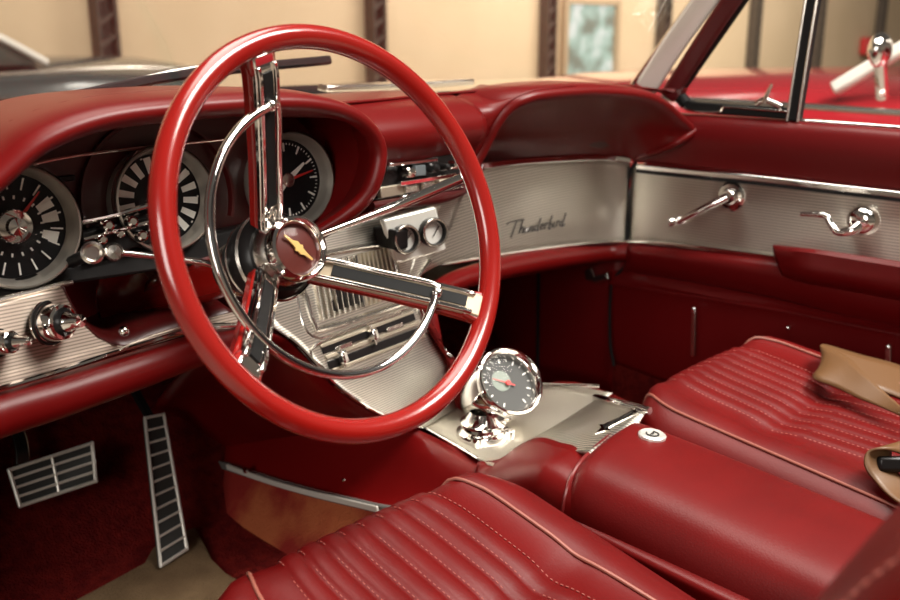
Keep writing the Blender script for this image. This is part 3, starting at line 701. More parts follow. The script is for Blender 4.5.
g = G(); g.lathe([(.0185, -.002), (.0185, .003), (.016, .005), (.012, .0035), (1e-4, .0035)], c, n_, 36); med = g.obj('medallion', mat('medallion_silver', (.70, .68, .63), .3, .5), con)
g = G(); g.lathe([(.0090, .0036), (.0090, .0048), (.0072, .0048), (.0072, .0036)], c, n_, 24, .3, 5.2); g.prism([c + n_ * .0045 + V3(d_) for d_ in ((-.006, .0, 0), (.001, -.002, 0), (.005, .001, 0), (0, .001, 0))], n_ * .001); g.obj('medallion_mark', black, med)
g = G(); g.sweep_rect([V3((-.098, .0, .185)), V3((-.100, -.2, .165)), V3((-.102, -.45, .14)), V3((-.102, -.75, .12))], (0, 0, 1), .02, .03, n=20); g.obj('lower_side_rail', vinyl, con, bevel=.008)

# --- air vent on the slope
def quad_on(pts, lift): return ons(T_s, pts, lift)
vb = [(300, 262), (384, 244), (391, 252), (401, 300), (398, 305), (322, 329), (313, 325), (305, 300)]
g = G(); g.tube(ons(T_s, vb, .003), .0042, 8, 60, closed=True); vent = g.obj('air_vent', chrome_soft, con)
vb2 = [(292, 262), (297, 300), (304, 328), (316, 338), (330, 336), (400, 314)]
g = G(); g.tube(ons(T_s, vb2, .001), .0025, 8, 40); g.obj('vent_surround', chrome_soft, vent)
g = G(); g.prism(quad_on([(303, 264), (386, 246), (399, 302), (318, 327)], .0005), on(T_s, 350, 290)[1] * .001); g.obj('vent_backing', black, vent)
def slat_set(xa, ya, xb, yb, n, top, bot, m, name, wd):
    g = G()
    for k in range(n):
        f_ = (k + .5) / n
        a_ = (top[0][0] + (top[1][0] - top[0][0]) * f_, top[0][1] + (top[1][1] - top[0][1]) * f_)
        b_ = (bot[0][0] + (bot[1][0] - bot[0][0]) * f_, bot[0][1] + (bot[1][1] - bot[0][1]) * f_)
        A, B = on(T_s, *a_, .004)[0], on(T_s, *b_, .004)[0]
        g.sweep_rect([A, B], (1, .4, 0), wd, .006)
    g.obj(name, m, vent)
slat_set(0, 0, 0, 0, 8, ((306, 266), (352, 256)), ((317, 322), (360, 308)), chrome_soft, 'left_louvres', .0022)
slat_set(0, 0, 0, 0, 8, ((354, 255), (386, 248)), ((362, 307), (397, 297)), alu_plain, 'right_louvres', .0050)
g = G(); A, B = on(T_s, 353, 256, .005)[0], on(T_s, 361, 308, .005)[0]; g.tube([A, B], .003, 8); g.obj('vent_divider', chrome, vent)
# --- heater sliders
ht = [(314, 346), (410, 308), (416, 311), (424, 331), (420, 335), (330, 372), (324, 370)]
g = G(); g.tube(ons(T_s, ht, .002), .0026, 8, 50, closed=True); hp = g.obj('heater_control', chrome_soft, con)
def slot(a_, b_, h_, m, name, lift=.002):
    A, n1 = on(T_s, *a_, lift); B, n2 = on(T_s, *b_, lift)
    d_ = (B - A).normalized(); q_ = n1.cross(d_)
    g = G(); g.prism([A - q_ * h_, B - q_ * h_, B + q_ * h_, A + q_ * h_], n1 * .002); return g.obj(name, m, hp, bevel=.0006)
slot((321, 351), (413, 317), .0050, black, 'upper_slot'); slot((327, 366), (421, 330), .0055, black, 'lower_slot')
slot((319, 347), (411, 312.5), .0022, alu_plain, 'slot_bar', .003); slot((324, 358), (417, 323), .0028, alu_plain, 'slot_bar', .003); slot((330, 371), (423, 335.5), .0022, alu_plain, 'slot_bar', .003)
slot((333, 350), (349, 344), .0032, chrome_soft, 'slot_legend', .0045); slot((384, 331), (400, 325), .0032, chrome_soft, 'slot_legend', .0045)
for a_, b_ in ((368, 336), (337, 358)):
    c, n_ = on(T_s, a_, b_, .003); g = G(); g.box(c + n_ * .008, (.012, .014, .018), (V3((1, .3, 0)).normalized(), n_, V3((1, .3, 0)).normalized().cross(n_))); g.obj('slider_knob', chrome, hp, bevel=.003)
    g = G(); g.box(c + n_ * .003, (.004, .010, .03), (V3((1, .3, 0)).normalized(), n_, V3((1, .3, 0)).normalized().cross(n_))); g.obj('slider_stem', chrome_soft, hp)
# divider line right of the vent
g = G(); A = ons(T_s, [(391, 246), (396, 270), (402, 300)], .003); g.tube(A, .003, 8); g.obj('panel_seam', black, con)

# ================================================================== twin gauge pod on the console
c0 = PY(415, 236, .285)
pod = thing('gauge_pod', c0 - V3((0, 0, .03)), 'chrome plate with two small black-ringed gauges right of the steering hub', 'gauge')
pn = V3((-.25, -1, .12)).normalized(); pa, pu, ps = frame(pn)
def PP(px, py, lift=0.):
    d = ray(px, py); return CAM + d * ((c0 - CAM).dot(pn) / d.dot(pn)) + pn * lift
g = G(); g.prism([PP(*q_) for q_ in ((383, 220), (436, 206.5), (447, 250), (402, 263), (397, 262), (392, 252))], -pn * .012); pl_o = g.obj('gauge_plate', mat('polished_plate', (.80, .78, .72), .32, .55), pod, bevel=.003)
g = G(); g.box(c0 + V3((-.03, .02, -.0)), (.025, .05, .03)); g.obj('mount_bracket', black, pod, bevel=.003)
for a_, b_ in ((403, 239), (431, 232)):
    c = PP(a_, b_)
    g = G(); g.lathe([(.0215, -.002), (.0222, .010), (.021, .014), (.0185, .0145), (.0178, .012), (.0172, .004)], c, pn, 36); gh = g.obj('small_gauge', black, pod, sharp=30)
    g = G(); g.lathe([(1e-4, .004), (.0178, .004)], c, pn, 32); g.obj('dial', mat('pale_dial', (.75, .73, .68), .4), gh)
    g = G(); g.lathe([(.0182, .0146), (.0205, .0150), (.0215, .0138)], c, pn, 36); g.obj('rim_ring', chrome_soft, gh)
    mk = G()
    for k in range(9):
        an = math.radians(-60 + 120 * k / 8); d_ = pu * math.cos(an) + ps * math.sin(an); q_ = pn.cross(d_); b = c + pn * .0045
        mk.prism([b + d_ * .012 - q_ * .0004, b + d_ * .012 + q_ * .0004, b + d_ * .0155 + q_ * .0004, b + d_ * .0155 - q_ * .0004], pn * .0004)
    mk.obj('dial_markings', black, gh)
    an = math.radians(-35); d_ = pu * math.cos(an) + ps * math.sin(an); q_ = pn.cross(d_); b = c + pn * .006 - pu * .006
    h = G(); h.prism([b - q_ * .0008, b + q_ * .0008, b + d_ * .018 + q_ * .0003, b + d_ * .018 - q_ * .0003], pn * .0006); h.obj('needle', black, gh)
    g = G(); g.lathe([(.018, .011), (.010, .0125), (1e-4, .013)], c, pn, 28); g.obj('gauge_lens', lens_m, gh)

# ================================================================== steering column and wheel
TILT = math.radians(19.92)
WC = V3((-.37, 0, .62)); wn = V3((0, -math.cos(TILT), math.sin(TILT))); wex = V3((1, 0, 0)); wey = V3((0, math.sin(TILT), math.cos(TILT)))
def WP(r, deg, d=0.): return WC - wn * d + (wex * math.cos(math.radians(deg)) + wey * math.sin(math.radians(deg))) * r
def AX(d): return WC - wn * d
col = thing('steering_column', AX(.45), 'red steering column with chrome gear lever and turn signal stalk', 'steering column', kind='thing')
g = G(); g.lathe([(.024, -.145), (.026, -.19), (.026, -.42), (.024, -.50)][::-1], WC, wn, 28); g.obj('column_tube', wheel_red, col)
g = G(); g.lathe([(.010, -.118), (.040, -.120), (.047, -.128), (.048, -.150), (.043, -.165), (.036, -.185), (.026, -.200)][::-1], WC, wn, 36); g.obj('column_collar', black, col)
g = G(); g.lathe([(.0485, -.128), (.0505, -.131), (.0485, -.136)], WC, wn, 36); g.lathe([(.045, -.156), (.0465, -.159), (.044, -.164)], WC, wn, 36); g.lathe([(.030, -.20), (.032, -.205), (.031, -.215), (.027, -.218)], WC, wn, 30); g.obj('collar_ring', chrome_soft, col)
g = G(); g.lathe([(.0262, -.395), (.033, -.422), (.047, -.438), (.058, -.445), (.063, -.452), (.062, -.460), (.048, -.462)][::-1], WC + V3((0, 0, .002)), wn, 40); g.obj('column_shroud', wheel_red, col)
# gear lever (right) and turn signal stalk (left)
a0 = AX(.175) + V3((.035, 0, .01))
tip = PY(462, 178, .175)
g = G(); g.tube([a0, a0.lerp(tip, .55) + V3((0, -.006, .0)), tip], [.0035, .004, .0052, .0066, .0072, .0070], 14, 20); gl_ = g.obj('gear_lever', chrome, col)
g = G(); g.lathe([(.0070, 0), (.0085, .002), (.0085, .010), (.007, .013), (1e-4, .014)], tip, (tip - a0), 20); g.obj('lever_knob', chrome_soft, gl_)
b0 = AX(.19) + V3((-.03, 0, .0)); tip2 = PY(114, 252, .19)
g = G(); g.tube([b0, PY(205, 263, .18), PY(150, 256, .185), tip2], [.004, .0035, .0032, .0035], 10, 24); tsl = g.obj('turn_signal_stalk', chrome, col)
g = G(); g.lathe([(.003, -.004), (.0085, -.002), (.0095, .006), (.007, .012), (1e-4, .013)], tip2, (tip2 - CAM) * -1, 18); g.obj('stalk_knob', chrome_soft, tsl)
c = PY(92, 253, .20)
g = G(); g.lathe([(.009, -.02), (.011, -.004), (.0115, .004), (.009, .006), (.007, .002), (1e-4, .002)], c, (-.3, -1, .3), 20); g.obj('flasher_knob', chrome_soft, col)
g = G(); g.tube([c, PY(80, 258, .24), PY(72, 262, .262)], .007, 10); g.obj('flasher_stem', black, col)

wh = thing('steering_wheel', AX(.1), 'bright red three-spoke steering wheel with chrome horn ring', 'steering wheel')
g = G()
rows = []
for i in range(120):
    a_ = 2 * math.pi * i / 120; rd = wex * math.cos(a_) + wey * math.sin(a_); cc = WC + rd * .195; row = []
    for k in range(18):
        t_ = 2 * math.pi * k / 18
        rr = .0124 * (1 - .07 * math.exp(-((t_ - 2.2) / .25) ** 2))        # shallow groove on the face
        row.append(cc + rd * math.cos(t_) * rr * .97 + wn * math.sin(t_) * rr)
    rows.append(row)
g.grid(rows, closed_u=True, closed_v=True); g.obj('rim', wheel_red, wh, sharp=80)
for deg, nm in ((106.2, 'upper'), (214.8, 'lower'), (324.3, 'right')):
    tang = wex * -math.sin(math.radians(deg)) + wey * math.cos(math.radians(deg))
    path = [WP(.187, deg, .002), WP(.165, deg, .014), WP(.10, deg, .066), WP(.052, deg, .106), WP(.036, deg, .119), WP(.020, deg, .124)]
    inner_p = [WP(.178, deg, .007), WP(.165, deg, .014), WP(.10, deg, .066), WP(.052, deg, .106), WP(.036, deg, .119), WP(.020, deg, .124)]
    m_t = tang.cross((path[2] - path[1]).normalized())
    sgn = 1 if m_t.dot(wn) > 0 else -1
    g = G(); g.sweep_rect(path, tang, lambda s: .034 - .006 * min(1, s * 2), .011, off=-.006 * sgn, n=26); g.obj('spoke_backing', wheel_red, wh, bevel=.002)
    g = G(); g.sweep_rect(path, tang, lambda s: .026, .008, off=.003 * sgn, n=26)
    sp = g.obj('spoke', chrome if nm != 'right' else champagne, wh, bevel=.002)
    g = G(); g.sweep_rect([WP(.172, deg, .010), WP(.160, deg, .018), WP(.10, deg, .066), WP(.056, deg, .102)], tang, .012, .0035, off=.0075 * sgn, n=18); g.obj('spoke_inlay', black_soft, sp)
    for s_ in (-1, 1):
        g = G(); g.sweep_rect([p_ + tang * s_ * .0105 for p_ in inner_p], tang, .0045, .005, off=.0085 * sgn, n=22); g.obj('spoke_rail', chrome, sp, bevel=.001)
    # red lug joining the rim
    g = G(); g.sweep_rect([WP(.190, deg, .0), WP(.170, deg, .010)], tang, lambda s: .038 - .008 * s, .014, off=-.002 * sgn, n=4); g.obj('rim_lug', wheel_red, wh, bevel=.003)
# horn ring
g = G(); arc = [WP(.1395, d_, .022) for d_ in range(108, 325, 6)]
g.tube(arc, .0048, 12, 110, flat=1.0); hr = g.obj('horn_ring', chrome, wh)
g = G(); g.tube([WP(.1395, d_, .0172) for d_ in range(112, 320, 6)], .0012, 6, 110); g.obj('horn_ring_groove', black, hr)
for d_, s_ in ((106.2, -1), (324.3, 1)):
    tang = wex * -math.sin(math.radians(d_)) + wey * math.cos(math.radians(d_))
    g = G(); g.tube([WP(.1395, d_ + (2 if s_ < 0 else -1), .022), WP(.137, d_, .024) + tang * s_ * .010, WP(.09, d_, .062) + tang * s_ * .010, WP(.045, d_, .098) + tang * s_ * .010, WP(.02, d_, .108)], .0032, 10, 30); g.obj('horn_ring_arm', chrome, hr)
    g = G(); g.ball(WP(.1400, d_, .021), .0065, wn); g.obj('horn_ring_end', chrome, hr)
g = G(); g.tube([WP(.1395, 214.8, .022), WP(.145, 214.8, .030)], .006, 10); g.obj('horn_ring_bracket', chrome, hr)
# hub + emblem
g = G(); g.lathe([(.022, -.150), (.034, -.135), (.037, -.118), (.032, -.108), (.028, -.102)][::-1], WC, wn, 40); hub = g.obj('hub', chrome_soft, wh)
g = G(); g.lathe([(.028, -.108), (.0345, -.100), (.0355, -.092), (.0340, -.085), (.031, -.0830), (.0275, -.086), (.0260, -.092)], WC, wn, 48); g.obj('emblem_ring', chrome, hub)
g = G(); g.lathe([(.026, -.0925), (.012, -.0905), (1e-4, -.090)], WC, wn, 40); g.obj('emblem_face', emblem_face, hub)
ec = AX(.0885)
def ep(u_, v_):   # u along the diagonal of the bird, v across
    d1 = (wex * math.cos(math.radians(-48)) + wey * math.sin(math.radians(-48))); d2 = wn.cross(d1); return ec + d1 * u_ + d2 * v_
bird = [(-.021, .0012), (-.010, .0022), (-.005, .0052), (-.001, .0040), (.002, .0058), (.004, .0030), (.010, .0018), (.020, .0008), (.0195, -.0012), (.009, -.0022), (.005, -.0046), (.001, -.0036), (-.002, -.0054), (-.004, -.0024), (-.011, -.0012), (-.021, -.0006)]
g = G(); g.prism([ep(*q_) for q_ in bird], wn * .0015); g.obj('emblem_bird', gold, hub)
g = G(); g.lathe([(.0262, -.087), (.020, -.0835), (.010, -.0815), (1e-4, -.081)], WC, wn, 40); g.obj('emblem_lens', lens_m, hub)

# ================================================================== tachometer on the deck
bp, bn = on(T_d, 483, 437, .002)
tach = thing('tachometer', bp, 'chrome-cased round tachometer standing on the console deck beside the steering wheel', 'tachometer')
g = G(); g.lathe([(.040, 0), (.041, .003), (.040, .009), (.035, .011), (.032, .014), (.031, .018), (.035, .020), (.035, .024), (.027, .029), (.020, .040)], bp, (0, 0, 1), 36); base = g.obj('tachometer_base', chrome, tach, sharp=30)
for k in range(3):
    an = math.radians(210 + 90 * k); cc = bp + V3((math.cos(an), math.sin(an), 0)) * .039
    g = G(); g.lathe([(.0085, .0), (.0095, .008), (.0095, .013), (.006, .0135), (.0055, .011), (1e-4, .011)], cc, (0, 0, 1), 18); g.obj('mounting_foot', chrome, base)
right = ROT @ V3((1, 0, 0)); upv = ROT @ V3((0, 1, 0)); tocam = (CAM - bp).normalized()
tax = (tocam * .80 + right * .47 + V3((0, 0, 1)) * .36).normalized()
d = ray(509, 383); tcn = CAM + d * ((bp - CAM).dot(tocam) / d.dot(tocam)) + tocam * .035
R0 = .0525
g = G(); g.lathe([(1e-4, -.108), (.024, -.105), (.040, -.092), (.048, -.070), (.051, -.044), (.051, -.012), (R0 * .93, -.008)], tcn, tax, 44); g.obj('tachometer_cup', chrome, tach, sharp=50)
g = G(); g.lathe([(R0 * .92, -.012), (R0, -.006), (R0 * 1.02, .0), (R0, .006), (R0 * .95, .0075), (R0 * .86, .004), (R0 * .80, -.006), (R0 * .79, -.010)], tcn, tax, 56); bz = g.obj('tachometer_bezel', chrome, tach, sharp=40)
g = G(); g.lathe([(1e-4, 0), (R0 * .8, 0)], tcn - tax * .009, tax, 40); tdial = g.obj('dial', mat('grey_dial', (.05, .05, .047), .6), tach)
a_, u_, s_ = frame(tax); mk = G()
for k in range(17):
    an = math.radians(-150 + 300 * k / 16); d_ = u_ * math.cos(an) + s_ * math.sin(an); q_ = a_.cross(d_); b = tcn - tax * .0085; w_ = .0010 if k % 2 == 0 else .0005; r0 = .62 if k % 2 == 0 else .68
    mk.prism([b + d_ * R0 * r0 - q_ * w_, b + d_ * R0 * r0 + q_ * w_, b + d_ * R0 * .75 + q_ * w_, b + d_ * R0 * .75 - q_ * w_], tax * .0005)
mk.obj('dial_markings', white_paint, tdial)
g = G(); cc = tcn - tax * .0088 + s_ * .008 + u_ * .006; g.lathe([(1e-4, .0006), (.016, .0006)], cc, tax, 28); g.obj('dial_centre', mat('pale_green_dial', (.22, .26, .22), .6), tdial)
an = 1.1; d_ = u_ * math.cos(an) + s_ * math.sin(an); q_ = a_.cross(d_); b = tcn - tax * .006
g = G(); g.prism([b - d_ * .012 - q_ * .0012, b - d_ * .012 + q_ * .0012, b + d_ * .026 + q_ * .0004, b + d_ * .026 - q_ * .0004], tax * .0006); g.lathe([(.004, 0), (.004, .003), (1e-4, .003)], b, tax, 16); g.obj('needle', red_needle, tdial)
g = G(); g.lathe([(R0 * .84, .002), (R0 * .5, .005), (1e-4, .006)], tcn, tax, 36); g.obj('tachometer_lens', glass_mat('tachometer_glass', (.95, .95, .95), .07), tach)

# ================================================================== passenger door
door = thing('passenger_door', (.76, 0, .1), 'red passenger door with ribbed aluminium band, crank and vent window', 'door', kind='thing')
DX = .722
def dl(pts, x): return [PX(a_, b_, x) for a_, b_ in pts]
beltT = dl([(655, 112), (690, 114.5), (760, 119), (830, 123.5), (900, 129), (960, 134)], .745)
b2 = dl([(655, 117), (690, 119), (760, 124), (830, 129), (900, 135), (960, 140)], .722)
b3 = dl([(650, 135), (690, 138), (760, 144), (830, 151), (900, 159), (960, 166)], .712)
b4 = dl([(632, 161), (690, 167), (760, 174), (830, 182), (900, 190), (960, 197)], .722)
g = G(); g.loft([[p_ + V3((.012, 0, -.002)) for p_ in beltT], beltT, b2, b3, b4], 40, 20); g.obj('door_upper', door_red, door, solid=.004)
band = G(); band.loft([dl([(632, 163), (690, 169), (760, 176), (830, 184), (900, 192), (960, 199)], DX), dl([(628, 243), (690, 249), (760, 256), (830, 267), (900, 281), (960, 292)], DX)], 40, 10); T_b = band.bvh(); band.obj('door_band', alu_z, door, solid=.004)
g = G(); g.sweep_rect(dl([(637, 166.5), (690, 172), (760, 179), (830, 187), (900, 195), (960, 202)], .714), (0, 0, 1), .013, .010, n=40); g.obj('band_moulding', chrome, door, bevel=.003)
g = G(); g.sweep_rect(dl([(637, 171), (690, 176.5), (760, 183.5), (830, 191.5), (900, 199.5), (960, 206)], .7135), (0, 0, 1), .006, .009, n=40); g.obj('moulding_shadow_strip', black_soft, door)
g = G(); g.tube(dl([(628, 242), (660, 243), (700, 247), (740, 252.5), (775, 257)], .716), .0035, 8); g.obj('band_lower_trim', chrome, door)
# roll beneath the band
g = G(); g.loft([dl([(628, 243), (690, 249), (776, 258), (830, 268), (900, 281), (960, 292)], DX), dl([(627, 250), (690, 257), (776, 268), (830, 278), (900, 291), (960, 302)], .700), dl([(626, 262), (690, 270), (776, 285), (830, 298), (900, 312), (960, 322)], .704), dl([(622, 270), (690, 281), (776, 298), (830, 312), (900, 327), (960, 340)], .722)], 40, 18); g.obj('door_roll', door_red, door, solid=.004)
# lower door: padded panel with a raised ridge
g = G(); g.loft([dl([(610, 264), (690, 278), (776, 294), (830, 306), (900, 322), (960, 334)], .735), dl([(609, 280), (690, 292), (776, 306), (830, 317), (900, 330), (960, 342)], .715), dl([(609, 287), (690, 299), (776, 313), (830, 324), (900, 338), (960, 350)], .722), dl([(609, 330), (690, 345), (776, 362), (830, 374), (900, 390), (960, 402)], .724), dl([(612, 362), (690, 390), (776, 420), (830, 435), (900, 460), (960, 480)], .728)], 40, 24); g.obj('door_lower', door_red, door, solid=.006)
g = G(); g.tube(dl([(609, 283), (690, 296), (776, 310), (830, 321), (900, 335), (960, 347)], .715), .003, 8); g.obj('door_ridge', door_red, door)
# outer shell so that the door has depth
g = G(); g.box((.80, -.14, .32), (.08, 1.08, .56)); g.obj('door_shell', red_paint, door, bevel=.03)
g = G(); g.tube(dl([(636, 162), (630, 172), (627, 200), (627, 235), (627, 262), (612, 285), (610, 340), (614, 366)], .720), .0035, 8, 50); g.obj('door_seal', black_soft, door)
# chrome slim uprights and screw
for a_, y0, y1 in ((694, 309, 356), (888.5, 347, 374)):
    g = G(); g.sweep_rect(dl([(a_, y0), (a_ - 1, y1)], .705), (0, 1, 0), .009, .006); u = g.obj('upright_strip', chrome_soft, door, bevel=.001)
    g = G(); g.ball(PX(a_, y0, .703), .0055, (1, 0, 0)); g.obj('strip_cap', chrome, u)
g = G(); g.ball(PX(788, 328, .712), .005); g.obj('panel_screw', chrome, door)
# armrest
ar = [[(773, 246), (775, 255), (781, 272), (786, 283)], [(800, 249), (800, 258), (803, 275), (806, 287)], [(840, 254), (840, 264), (842, 281), (845, 295)], [(900, 263), (900, 273), (902, 292), (905, 306)], [(960, 273), (960, 284), (962, 303), (965, 318)]]
rows = []
for k, cl in enumerate(ar):
    x_ = .690 if k == 0 else .668
    rows.append([PX(cl[0][0], cl[0][1] + 1, .722), PX(*cl[0], x_ + .006), PX(*cl[1], x_), PX(*cl[2], x_ + .004), PX(*cl[3], .722)])
g = G(); g.loft(rows, 20, 40); g.obj('armrest', door_red, door, solid=.004)
# window crank
c, n_ = on(T_b, 732, 196, 0.)
g = G(); g.lathe([(.028, 0), (.0285, .004), (.024, .008), (.017, .009), (.016, .016), (.013, .020), (1e-4, .021)], c, (-1, 0, 0), 32); wc_ = g.obj('window_crank', chrome, door, sharp=30)
pA = c + V3((-.018, 0, 0)); pB = PX(681, 220, .680)
g = G(); g.tube([pA, pA.lerp(pB, .5) + V3((-.008, 0, 0)), pB], [.0085, .007, .0055], 12, 14); g.obj('crank_arm', chrome, wc_)
g = G(); g.lathe([(.005, -.008), (.0085, 0), (.009, .010), (.0065, .016), (.010, .022), (.009, .030), (1e-4, .032)], pB + V3((.008, 0, 0)), (-.75, .55, -.15), 20); g.obj('crank_knob', chrome, wc_)
# door handle
c, n_ = on(T_b, 864, 220, 0.)
g = G(); g.lathe([(.028, 0), (.0285, .004), (.025, .012), (.020, .020), (.012, .024), (1e-4, .025)], c, (-1, 0, 0), 32); dh = g.obj('door_handle', chrome, door, sharp=40)
hpth = [c + V3((-.016, 0, -.006)), PX(851, 231, .692), PX(838, 232, .690), PX(831, 224, .690), PX(826, 216, .690), PX(815, 214.5, .690), PX(801, 214, .690)]
g = G(); g.tube(hpth, [.011, .0085, .007, .0065, .006, .0055, .0045], 12, 40); g.obj('handle_lever', chrome, dh)
# hinge / latch at the seam
g = G(); hb = [PX(a_, b_, .69) for a_, b_ in ((584, 272), (590, 268), (594, 277), (606, 274), (609, 279), (596, 283), (586, 280))]; g.prism(hb, (.02, .01, 0)); g.obj('door_check', chrome_soft, door, bevel=.001)
# vent window: frame, post, glass
VX = .742
fA = dl([(686, 104), (679, 92), (690, 74), (712, 42), (737, 6), (760, -28), (790, -70)], VX)
g = G(); g.tube(fA, .0125, 10, 50); g.obj('vent_window_frame', black_soft, door)
g = G(); g.tube([p_ + V3((-.009, 0, .0)) for p_ in dl([(673, 92), (684, 74), (707, 41), (732, 5), (756, -28)], VX)], .004, 8, 40); g.obj('vent_window_moulding', chrome_soft, door)
g = G(); g.sweep_rect(dl([(683, 101), (692, 106.5), (720, 109), (760, 111.5), (796, 114)], VX), (0, 0, 1), .021, .014); g.obj('vent_window_sill', black_soft, door, bevel=.003)
g = G(); g.tube(dl([(681, 106), (692, 111), (718, 112), (726, 107), (760, 109.5), (796, 112)], VX - .012), .0028, 8, 50); g.obj('vent_window_sill_trim', chrome, door)
po = dl([(795, 121), (799, 95), (806, 50), (814, 0), (822, -50)], VX - .004)
g = G(); g.sweep_rect(po, (0, 1, 0), .020, .022); g.obj('vent_window_post', black_soft, door, bevel=.003)
for dx_ in (-.010, .010):
    g = G(); g.tube([p_ + V3((-.011, dx_, 0)) for p_ in po], .003, 8); g.obj('post_moulding', chrome_soft, door)
g = G(); g.prism(dl([(688, 104), (684, 92), (740, 6), (790, -66), (822, -66), (797, 112)], VX), (.004, 0, 0)); g.obj('vent_window_glass', glass, door)
g = G(); g.tube(dl([(772, 84), (768, 93), (764, 103)], VX - .018), [.003, .004, .006], 10); g.tube(dl([(756, 104), (764, 100), (774, 103), (782, 107)], VX - .016), .006, 10); g.obj('vent_window_latch', chrome, door)
g = G(); g.sweep_rect(dl([(798, 121), (840, 124), (900, 128.5), (960, 133)], .742), (0, 0, 1), .010, .012); g.obj('belt_moulding', chrome, door, bevel=.003)

# ================================================================== seats
def seat(name, xc, hw, label, back, pl=.64, pr=.64, sl=.17):
    t = thing(name, (xc, -.2, 0), label, 'seat', 'front bucket seats')
    y0 = .028
    def zt(y):
        z = .303 + sl * y if y > -.17 else .303 + sl * -.17 + (.05 + (sl - .17) * .6) * (y + .17)
        return z - .006 * math.exp(-((y + .17) / .022) ** 2)
    us = [-1., -.995, -.985, -.965, -.93, -.88, -.82, -.74, -.67, -.64]
    npl = 8; pw = .47
    for k in range(npl * 6 + 1): us.append(-pw + 2 * pw * k / (npl * 6))
    us += [.64, .67, .74, .82, .88, .93, .965, .985, .995, 1.]
    def h(u):
        a = abs(u)
        z = -.004 * a * a
        if a > .62: z += .006 * math.sin(min(1, (a - .62) / .2) * math.pi) - .0
        if a > .70: z -= .055 * ((a - .70) / .30) ** 3.2
        if a <= pw + 1e-6:
            f = ((u + pw) / (2 * pw) * npl) % 1.0
            z += .0050 * (abs(math.sin(math.pi * f)) ** .5 - 1)
        return z
    rows = []
    ys = [(y0, -.17, .0), (y0 + .004, -.10, 0), (y0 + .003, -.06, .0), (y0, -.034, .0), (y0 - .008, -.016, .0), (y0 - .020, -.005, 0), (y0 - .036, 0, 0)]
    k = 0
    for y, dz, _ in ys: rows.append((y, dz))
    y = y0 - .055
    while y > -.56: rows.append((y, 0)); y -= .014
    def zu(y, u):
        w_ = max(0., min(1., (.80 - abs(u)) / .3))
        return w_ * zt(y) + (1 - w_) * (.303 + (sl - .045) * y)
    rr = []
    for y, dz in rows:
        # plan outline: front corners rounded
        f = max(0., (y - (y0 - .10)) / .10); wf = 1 - .17 * f ** 2.2
        rr.append([V3((xc + hw * u * wf, y - .030 * abs(u) ** 3 * f, zu(min(y, y0 - .01), u) + dz + h(u))) for u in us])
    # side skirts
    full = []
    for r_, (y, dz) in zip(rr, rows):
        a_, b_ = r_[0], r_[-1]
        full.append([V3((a_.x + .012, a_.y, .10)), V3((a_.x + .002, a_.y, min(a_.z - .03, .20))), V3((a_.x, a_.y, a_.z - .012))] + r_ + [V3((b_.x, b_.y, b_.z - .012)), V3((b_.x - .002, b_.y, min(b_.z - .03, .20))), V3((b_.x - .012, b_.y, .10))])
    cg = G(); cg.grid(full); cg.obj('seat_cushion', leather, t, sharp=80)
    g = G(); g.box((xc, -.27, .06), (hw * 1.7, .50, .10)); g.obj('seat_base', black_soft, t, bevel=.01)
    def line(u, lift, ya, yb):
        out = []
        for r_, (y, dz) in zip(rr, rows):
            if ya >= y >= yb and dz > -.04:
                j = min(range(len(us)), key=lambda q: abs(us[q] - u)); j2 = j + 1 if us[j] < u and j + 1 < len(us) else j
                out.append(r_[j] + V3((0, 0, lift)))
        return out
    for s_ in (-1, 1):
        g = G(); pts = line(s_ * (pl if s_ < 0 else pr), .0018, .1, -.55); g.tube(pts[::2], .0021, 8, 60); g.obj('piping', piping_m, t)
    # stitch rows beside each pleat groove
    g = G()
    for kx in range(npl + 1):
        u = -pw + 2 * pw * kx / npl
        pts = catmull(line(u, .0012, y0, -.54)[::2], 170)
        for q_ in range(0, 168, 2):
            A, B = pts[q_], pts[q_ + 1]; off_ = V3((.0022, 0, 0))
            g.tube([A + off_, B + off_], .0007, 4, 2)
    tag(g.obj('stitching', stitch_m, t), kind='stuff')
    if back:
        # leaning backrest slab
        lean = math.radians(26); d_ = V3((0, -math.sin(lean), math.cos(lean))); nrm = V3((0, math.cos(lean), math.sin(lean)))
        o0 = V3((xc, -.405, .245))
        bw = .232
        rows_b = []
        for v_, wsc in [(0, .96), (.03, .99), (.12, 1.), (.25, 1.), (.36, .99), (.42, .96), (.455, .88), (.47, .72)]:
            ring = []
            for k in range(36):
                a_ = 2 * math.pi * k / 36; cx, sy = math.cos(a_), math.sin(a_)
                ring.append(o0 + d_ * v_ + V3((1, 0, 0)) * bw * wsc * math.copysign(abs(cx) ** .42, cx) + nrm * (.062 * math.copysign(abs(sy) ** .6, sy) * (1 if v_ < .42 else .8) - .062))
            rows_b.append(ring)
        bg = G(); m_ = len(rows_b)
        cols = [catmull([r_[j] for r_ in rows_b], 30) for j in range(36)]
        rb = [[cols[j][i] for j in range(36)] for i in range(30)]
        bg.grid(rb, closed_u=True); bg.f.append(tuple(range(36))); bg.f.append(tuple(29 * 36 + j for j in range(36)))
        br = bg.obj('backrest', leather, t, sharp=80)
        g = G()
        for j in (16, 14):
            pts = catmull([cols[j][i] + (cols[j][i] - (o0 + d_ * (i / 29 * .47) - nrm * .062)).normalized() * .001 for i in range(30)], 130)
            for q_ in range(0, 128, 2): g.tube([pts[q_], pts[q_ + 1]], .0010, 4, 2)
        tag(g.obj('backrest_stitching', stitch_m, t), kind='stuff')
    return t
seat('bucket_seat', -.365, .248, 'red pleated driver seat nearest the camera, under the steering wheel', True, sl=.25)
seat('bucket_seat.001', .375, .252, 'red pleated passenger seat beside the far door with a tan belt on it', False, .82, .66)

